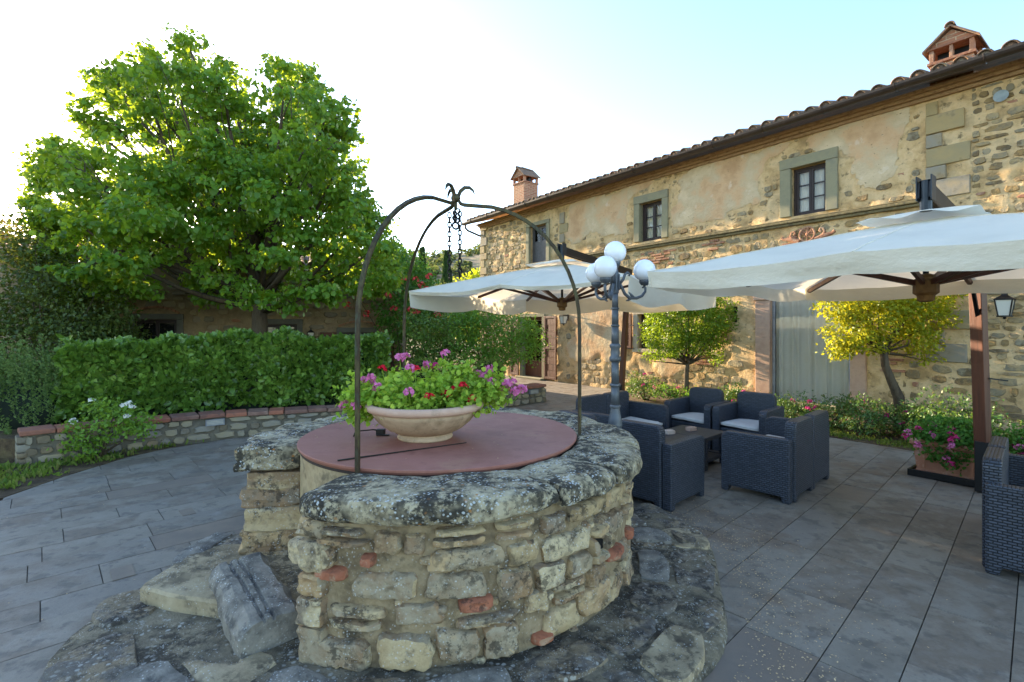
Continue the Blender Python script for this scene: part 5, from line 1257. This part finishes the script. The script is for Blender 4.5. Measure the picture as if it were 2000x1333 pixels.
PH = [(-6.35,7.0),(-6.0,7.25),(-5.3,7.75),(-4.4,8.3),(-3.3,8.75),(-2.3,9.3)]
atH, LH = path_map(PH)
hedge = thing('laurel_hedge', 'dense glossy laurel hedge behind the low garden wall', 'hedge')
r = rs(55); hz_ = lambda f: 1.32+.14*min(1, f*3)-.06*max(0, f-.75)/.25
P, D, N = shell_leaves(atH, LH, .85, .3, hz_, 12500, r, 0., .13)
leaves('foliage', P, D, N, r.uniform(.08,.155,len(P)), m_laurel, hedge, 'oval')
nb = 500; s = r.uniform(0, LH, nb); 
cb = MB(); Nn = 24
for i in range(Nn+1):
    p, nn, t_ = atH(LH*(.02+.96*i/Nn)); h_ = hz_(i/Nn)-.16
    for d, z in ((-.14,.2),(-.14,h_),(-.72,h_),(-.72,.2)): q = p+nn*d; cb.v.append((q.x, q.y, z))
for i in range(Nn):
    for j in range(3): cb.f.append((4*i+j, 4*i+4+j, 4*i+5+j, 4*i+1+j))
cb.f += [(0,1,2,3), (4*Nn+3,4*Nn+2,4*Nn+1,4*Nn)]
cb.build('dark_core', plain('hedge_inside', C(26,36,20), .9), hedge)  # solid core, coloured dark as the shade between the leaves

def bush(name, label, cat, loc, lob, n, size, mat, seed, shape='oval', droop=.2, up=.5, csize=.08, clump=10, stems=6, shell=.4, group=None, flowers=None, core=None):
    o = thing(name, label, cat, loc, 0, group); r = rs(seed)
    P, D, N = lobe_cloud(lob, n, r, clump, csize, shell, droop, up); P[:,2] = np.maximum(P[:,2], .02)
    leaves('foliage', P, D, N, r.uniform(size*.6, size*1.25, len(P)), mat, o, shape)
    b = MB()
    for k in range(stems):
        l = lob[k % len(lob)]; e = Vector((l[0], l[1], l[2]))+Vector(r.normal(size=3)*.3*l[3]); b.tube([(r.normal()*.04, r.normal()*.04, -.02), (e.x*.4+r.normal()*.04, e.y*.4, e.z*.5), tuple(e)], [.018,.013,.005], 5)
    if stems: tag(b.build('stems', m_bark, o, smooth=True), 'thin woody stems', kind='stuff')
    if flowers:
        mat_, nf, fs, fp = flowers; h0 = None
        for i in range(nf):
            if fp: p = fp[i % len(fp)]
            else:
                l = lob[r.randint(len(lob))]; d_ = unit(r.normal(size=(1,3)))[0]; d_[1] = -abs(d_[1]); d_[2] = abs(d_[2])*.8; p = np.array(l[:3])+d_*np.array(l[3:6])*1.05
            if h0 is None: h = h0 = flower_head(rs(seed+9), 22, fs, fs*.9, mat_, 'bloom')
            else: h = h0.copy(); COL.objects.link(h)
            h.parent = o; h.location = tuple(p); h.rotation_euler = tuple(r.uniform(-.6,.6,3))
    return o
# rosemary at the left, upright sprigs
ros = thing('rosemary_bush', 'upright rosemary bush with fine needle leaves at the end of the garden wall', 'bush', (-7.0,7.0,0)); r = rs(9)
Pl, Dl, Nl = [], [], []
for k in range(620):
    x = r.uniform(-1.5, .75); y = r.uniform(-.55,.6); zb = .25+.5*r.rand(); hgt = (1.15-.12*abs(x)+.15*r.normal()) ; L = r.uniform(.25,.5); z0_ = max(.05, hgt*r.rand()**.6-.1)
    ax = np.array([r.normal()*.15, r.normal()*.15-.1, 1.]); ax /= np.linalg.norm(ax)
    for i in range(26):
        f = i/26; a = r.rand()*6.28; o = np.array([math.cos(a), math.sin(a), .9-.3*f]); Pl.append(np.array([x, y, z0_])+ax*L*f); Dl.append(o); Nl.append(np.array([-math.sin(a), math.cos(a), .5]))
leaves('foliage', np.array(Pl), np.array(Dl), np.array(Nl), rs(1).uniform(.03,.055,len(Pl)), m_rosemary, ros, 'lance')
MB().sphere((-.4,.1,.45), 1, 16, 10, (1.0,.45,.45)).build('dark_core', plain('rosemary_inside', C(28,38,24), .9), ros, smooth=True)  # solid ellipsoid; its dark green paints the shade among the sprigs
# tall dark shrubs at the left edge and the far corner
bush('evergreen_shrub', 'tall dark evergreen shrub with backlit yellow leaves at the edge of the garden', 'shrub', (-9.0,9.6,0), [(0,0,1.2,1.1,.9,1.1),(.5,.2,2.1,.9,.8,.9),(-.6,.1,2.6,.9,.8,.9),(.8,.3,1.0,.8,.7,.8),(-1.2,0,1.4,1.,.8,1.2),(-.3,.2,3.3,.7,.6,.6)], 16000, .075, m_dark, 201, 'oval', .2, .4, .12, 10, 12)
bush('evergreen_shrub', 'dark evergreen shrub against the cottage wall left of its first window', 'shrub', (-9.0,11.0,0), [(0,0,1.2,.8,.6,1.),(.5,0,1.0,.5,.5,.7),(-.6,0,1.8,.8,.6,.9),(-1.2,.2,2.4,.9,.7,.8)], 6000, .1, m_dark, 202, 'oval', .2, .4, .12, 10, 8)
bush('russet_shrub', 'high russet backlit shrub at the far edge of the garden', 'shrub', (-13.6,13.2,0), [(0,0,2.4,1.6,1.2,1.6),(.8,0,3.6,1.2,1.,1.),(-1.,0,3.8,1.4,1.,1.)], 9000, .1, leafmat('russet_leaf', [G(84,78,40), G(120,96,52), G(72,84,40)], G(200,170,60), .4), 203, 'oval', .1, .4, .14, 10, 8)
bush('backlit_shrub', 'low yellow backlit shrub beside the end of the garden wall', 'shrub', (-7.3,5.75,0), [(0,0,.3,.5,.35,.3),(-.4,.1,.35,.5,.35,.35)], 1200, .06, m_pomy, 204, 'oval', .1, .4, .07, 8, 5)
# white rose in front of the wall
bush('white_rose', 'light green rose bush with a few white blooms against the low garden wall', 'rose bush', (-5.15,6.25,0), [(0,-.1,.35,.22,.18,.22),(.25,.0,.5,.22,.18,.2),(-.3,-.1,.3,.2,.16,.16),(.45,.05,.42,.18,.16,.16),(0,.05,.62,.2,.16,.12),(-.1,-.15,.18,.16,.14,.12)], 1500, .05, m_roselt, 205, 'oval', .2, .5, .05, 7, 9, flowers=(m_white, 7, .03, [(-.12,.0,.74),(-.38,.02,.48),(-.34,.0,.46),(.36,-.05,.55),(.28,0,.68),(.34,0,.7),(.4,-.02,.66)]))
# verge grass
def grass(name, label, poly, n, seed, hgt=(.03,.09), z=0., mat=m_grass):
    r = rs(seed); xs_ = [p[0] for p in poly]; ys_ = [p[1] for p in poly]; P = []
    while len(P) < n:
        x, y = r.uniform(min(xs_), max(xs_)), r.uniform(min(ys_), max(ys_)); ins = False
        for i in range(len(poly)):
            a, b = poly[i], poly[i-1]
            if (a[1] > y) != (b[1] > y) and x < (b[0]-a[0])*(y-a[1])/(b[1]-a[1])+a[0]: ins = not ins
        if ins and mnoise.noise(Vector((x*2.5, y*2.5, seed))) + .25 > r.rand()*.6-.1: P.append((x, y, z))
    P = np.array(P); D = r.normal(size=(n,3))*.5+[0,0,1]; N = r.normal(size=(n,3))
    return tag(leaves(name, P, D, N, r.uniform(*hgt, n), mat, None, 'lance'), label, 'grass', kind='stuff')
VG = [(-4.93,2.),(-4.95,4.79),(-4.98,5.5),(-4.92,6.3),(-4.72,6.8),(-4.3,7.25),(-5.05,6.7),(-5.8,5.9),(-7.5,5.9),(-9,5.)]
vs_ = MB().prism(VG[::-1], lambda a, b, d: (a, b, d), -.06, -.002).build('verge', m_soil, fix=True); tag(vs_, 'grassy soil verge along the paving', None, None, 'structure')
grass('verge_grass', 'short green grass on the verge before the garden wall', VG, 7000, 5)
# bed in front of the farmhouse
BED = [(2.95,13.0),(2.45,12.3),(2.6,10.9),(3.2,9.8),(4.,8.6),(4.79,7.5),(5.38,6.6),(6.,5.8),(7.2,4.7),(9.,3.4),(9.5,4.3),(7.0,7.65)]
bd = MB().prism(BED, lambda a, b, d: (a, b, d), -.06, .004).build('flower_bed', m_soil, fix=True); tag(bd, 'narrow rose bed along the farmhouse wall', None, None, 'structure')
grass('bed_grass', 'dry yellow green grass in the rose bed', [(4.05,8.6),(4.83,7.5),(5.42,6.6),(6.05,5.8),(7.2,4.75),(7.6,5.2),(6.6,7.6),(5.4,9.)], 5000, 6, (.02,.06), .004)
GR = 'rose bushes along the farmhouse wall'
rb = [((3.05,11.3),.5,.55,m_rose,m_mag,3,'rose bush with red blooms nearest the far umbrella post'), ((3.6,10.6),.45,.4,m_shrub,m_mag,3,'bright green low bush with pink blooms behind the sofa by the lamp'), ((4.3,9.8),.35,.5,m_rose,m_mag,3,'thin rose bush with magenta blooms under the round green tree'),
      ((4.75,8.75),.5,.5,m_rose,m_mag,2,'dark rose bush behind the cushioned armchairs'), ((5.25,8.2),.5,.5,m_rose,m_mag,3,'dark rose bush below the tall curtained door'), ((5.35,7.55),.48,.55,m_rose,m_mag,3,'round rose bush with two magenta blooms at the corner of the curtained door'),
      ((5.95,7.35),.42,.5,m_rose,m_mag,2,'rose bush at the foot of the yellow leaved tree'), ((6.3,6.75),.55,.7,m_rose,m_mag,2,'tall rose bush with reddish shoots behind the terracotta planter'), ((5.75,6.75),.32,.35,m_rose,m_mag,0,'small dark rose bush at the edge of the paving'), ((6.9,6.1),.5,.5,m_rose,m_mag,2,'rose bush beyond the wooden umbrella post')]
for i, ((x, y), w_, h_, mt, fm, nf, lab) in enumerate(rb):
    r = rs(300+i); lob = [(r.normal()*w_*.4, r.normal()*w_*.35, h_*r.uniform(.35,.85), w_*r.uniform(.4,.6), w_*r.uniform(.4,.6), h_*r.uniform(.25,.4)) for k in range(6)] + [(0,0,h_*.4,w_*.7,w_*.7,h_*.35)]
    bush('rose_bush', lab, 'rose bush', (x, y, .004), lob, 1900, .042, mt, 310+i, 'oval', .1, .6, .05, 7, 8, group=GR, flowers=(fm, nf, .032, None) if nf else None)
# ---------------------------------------------------------------- small trees against the wall
def small_tree(name, label, loc, trunk, lob, n, mat, seed, size=.04):
    o = thing(name, label, 'tree', loc); r = rs(seed)
    P, D, N = lobe_cloud(lob, n, r, 12, .06, .55, .15, .4); leaves('crown', P, D, N, r.uniform(size*.7, size*1.3, len(P)), mat, o, 'oval')
    MB().tube([p for p, q in trunk], [q for p, q in trunk], 10).build('trunk', m_bark, o, smooth=True)
    b = MB(); tp_ = Vector(trunk[-1][0])
    for l in lob: 
        for k in range(2): e = Vector(l[:3])+Vector(r.normal(size=3))*l[3]*.4; b.tube([tp_-Vector((0,0,.1)), tp_.lerp(e,.5)+Vector(r.normal(size=3)*.05), e], [.022,.014,.004], 5)
    b.build('limbs', m_bark, o, smooth=True); return o
small_tree('pomegranate_tree', 'small round green tree against the farmhouse wall behind the armchairs', (3.77,10.75,0), [((0,0,0),.065),((-.01,0,.4),.055),((.0,0,.75),.05),((.03,0,.95),.045)],
    [(0,0,1.75,.75,.6,.5),(-.5,-.05,1.55,.5,.45,.4),(.5,0,1.85,.55,.5,.45),(-.55,0,2.05,.4,.4,.3),(.2,-.1,1.35,.45,.4,.3),(.85,.1,2.2,.35,.3,.35),(-.45,-.1,1.2,.35,.3,.22),(.55,0,1.45,.35,.3,.3),(0,0,2.2,.6,.5,.3),(.6,-.1,1.05,.14,.14,.2),(-.75,-.1,1.05,.22,.15,.1)], 15000, m_pom, 401, .05)
small_tree('yellow_tree', 'small yellow leaved tree with a crooked trunk before the curtained door', (6.08,7.85,0), [((.02,0,0),.075),((.03,0,.35),.07),((-.0,-.02,.55),.075),((-.12,-.03,.8),.06),((-.22,-.03,1.05),.055),((-.25,-.02,1.35),.05)],
    [(-.3,0,1.85,.6,.5,.4),(-.8,0,2.05,.4,.35,.3),(-.1,-.05,2.15,.55,.45,.3),(.3,0,1.85,.5,.4,.35),(.2,0,1.45,.4,.35,.22),(-.8,-.05,1.6,.35,.3,.28),(.55,.05,2.15,.35,.3,.25),(-.55,0,1.4,.3,.25,.18),(-.9,0,1.3,.2,.15,.12),(.4,0,1.2,.18,.15,.12)], 12500, m_pomy, 402, .05)
# ---------------------------------------------------------------- shrubs near the door, vine, box balls
bush('vine', 'climbing trumpet vine with orange red flowers on the cottage corner', 'vine', (-3.0,13.9,0), [(0,0,2.1,.9,.5,.8),(.6,0,2.5,.7,.5,.5),(-.5,-.1,2.9,.8,.5,.4),(1.2,.2,2.2,.7,.5,.6),(.4,.3,1.3,.9,.5,.8),(1.5,.2,2.5,.5,.5,.35),(-1.3,-.2,3.1,.6,.4,.4),(-.3,.9,3.5,.8,.9,.45),(-.9,1.6,3.8,.8,1.,.5),(.3,.5,3.1,.5,.5,.3)], 16000, .085, m_vine, 501, 'oval', .5, .4, .1, 10, 8,
     flowers=(m_coral, 16, .075, [(-1.35,-.75,2.25),(-.85,-.7,2.02),(-.3,-.6,2.5),(-.15,-.6,2.15),(.3,-.6,2.15),(.45,-.6,2.05),(-1.9,-.5,3.1),(.4,-.4,2.95),(.65,-.4,2.7),(.75,-.4,3.05),(.1,-.6,2.9),(1.0,-.5,2.0),(-.5,-.6,2.75),(.55,-.45,2.8),(1.3,-.5,2.15),(-.9,-.6,2.75)]))
bush('dark_shrub', 'dense dark green shrub between the vine and the pruned door shrub', 'shrub', (-2.0,12.6,.26), [(0,0,.8,.7,.5,.7),(.4,0,1.2,.6,.5,.6),(-.3,0,1.4,.5,.45,.4),(.6,-.1,.5,.5,.4,.5)], 7000, .06, m_laurel, 502, 'oval', .2, .5, .09, 9, 8)
bush('door_shrub', 'big airy light green shrub beside the open brown door', 'shrub', (-.6,12.2,.2), [(0,0,1.1,.7,.6,.6),(-.5,0,1.5,.5,.5,.4),(.6,.1,1.4,.6,.5,.45),(.9,.1,.95,.5,.4,.4),(-.2,0,1.75,.6,.5,.3),(.4,-.1,.8,.45,.4,.3),(1.05,.1,1.25,.35,.3,.4),(-.5,-.1,.9,.45,.4,.5)], 10500, .06, m_shrub, 503, 'oval', .1, .5, .1, 9, 10)
def ball(label, loc, R, seed):
    o = thing('box_ball', label, 'shrub', loc, 0, 'clipped box balls'); r = rs(seed); n = 4200; d_ = unit(r.normal(size=(n,3))); P = d_*R*(.88+.12*r.rand(n,1)) + [0,0,R]
    leaves('foliage', P, d_*.7+r.normal(size=(n,3))*.6+[0,0,.3], d_+r.normal(size=(n,3))*.5, r.uniform(.02,.038,n), m_box, o, 'oval')
    MB().sphere((0,0,R), R*.86, 20, 12).build('dark_core', plain('box_inside', C(30,40,20), .9), o, smooth=True)  # solid ball inside; shade behind the leaves painted as dark green
    MB().tube([(0,0,-.02),(0,0,R)], .03, 6).build('stem', m_bark, o)
ball('clipped box ball beside the back leg of the iron arch', (-1.9,10.7,.26), .37, 601); ball('clipped box ball in front of the airy door shrub', (-.52,11.05,.26), .35, 602)
pot = thing('terracotta_pot', 'round terracotta pot in the bed below the door shrub', 'pot', (-.75,10.75,.26)); MB().lathe([(.001,0),(.12,0),(.17,.22),(.19,.22),(.19,.26),(.165,.26),(.155,.2),(.001,.2)], 24).build('pot_body', m_terra, pot, smooth=False); MB().lathe([(.001,.19),(.15,.2),(.001,.21)], 16).build('soil', m_soil, pot)

# ================================================================== BEYOND
hill = MB(); nx_, ny_ = 90, 26
def hz2(x, y):
    f = max(0., min(1., (y-90)/230)); prof_ = 42+16*math.sin(x*.006+1.2)+8*math.sin(x*.017)+5*mnoise.fractal(Vector((x*.01, y*.01, 0)), 1, 2, 4)
    return -1.5 + prof_*(f**1.2)
for j in range(ny_):
    for i in range(nx_): x = -620+1240*i/(nx_-1); y = 80+330*j/(ny_-1); hill.v.append((x, y, hz2(x, y)))
hill.f = [(j*nx_+i, j*nx_+i+1, (j+1)*nx_+i+1, (j+1)*nx_+i) for j in range(ny_-1) for i in range(nx_-1)]
tag(hill.build('hill', surf('hillside', [C(120,108,82), C(138,120,92), C(100,100,66), C(150,132,104)], .05, 0, bump=.3, bscale=2), None, smooth=True), 'dry wooded hillside behind the farm', None, None, 'structure')  # slope colours muted too, in place of haze in the air
r = rs(71); lobw = []
while len(lobw) < 900:
    x, y = r.uniform(-230, 60), r.uniform(95, 330)
    if mnoise.noise(Vector((x*.03, y*.03, 2)))+.35 > r.rand()*.8: s = r.uniform(2.,4.2); lobw.append((x, y, hz2(x, y)+s*.35, s, s, s*.75))
P, D, N = lobe_cloud(lobw, 46000, r, 4, .6, .7, .1, .6)
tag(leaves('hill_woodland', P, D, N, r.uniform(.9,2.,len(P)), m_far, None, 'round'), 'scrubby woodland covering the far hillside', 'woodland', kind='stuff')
def cypress(label, x, y, h_, seed):
    o = thing('cypress_tree', label, 'tree', (x, y, -.05), 0, 'cypress trees'); r = rs(seed); n = 3500
    z = r.rand(n)**.8*h_; a = r.rand(n)*6.28; w_ = .62*np.sin(np.clip(z/h_*1.0, 0, 1)*2.6+.35)*(1-z/h_*.55)+.03; rr = w_*(.6+.4*r.rand(n))
    P = np.stack([rr*np.cos(a), rr*np.sin(a), z+.3], 1); d_ = np.stack([np.cos(a), np.sin(a), np.full(n, 1.8)], 1)
    leaves('crown', P, d_, np.stack([np.cos(a), np.sin(a), np.zeros(n)], 1)+r.normal(size=(n,3))*.3, r.uniform(.2,.4,n), m_cyp, o, 'oval'); MB().tube([(0,0,0),(0,0,h_*.9)], [.12,.03], 6).build('trunk', m_bark, o)
cypress('dark slender cypress beyond the vine, the bushier one', -8.1, 45, 8.4, 81); cypress('dark slender cypress seen between the chains and the vine', -5.75, 44, 7.9, 82)
bush('yellow_bush', 'sunlit yellow green tree beside the corner of the farmhouse', 'tree', (-2.3,28,0), [(.2,0,3.7,1.,1.,1.),(.9,0,4.2,.9,.8,.8),(-.5,0,3.,.9,.8,.9),(.3,0,2.,1.2,1.,1.2)], 6000, .2, m_yel, 504, 'oval', .1, .5, .18, 8, 6)
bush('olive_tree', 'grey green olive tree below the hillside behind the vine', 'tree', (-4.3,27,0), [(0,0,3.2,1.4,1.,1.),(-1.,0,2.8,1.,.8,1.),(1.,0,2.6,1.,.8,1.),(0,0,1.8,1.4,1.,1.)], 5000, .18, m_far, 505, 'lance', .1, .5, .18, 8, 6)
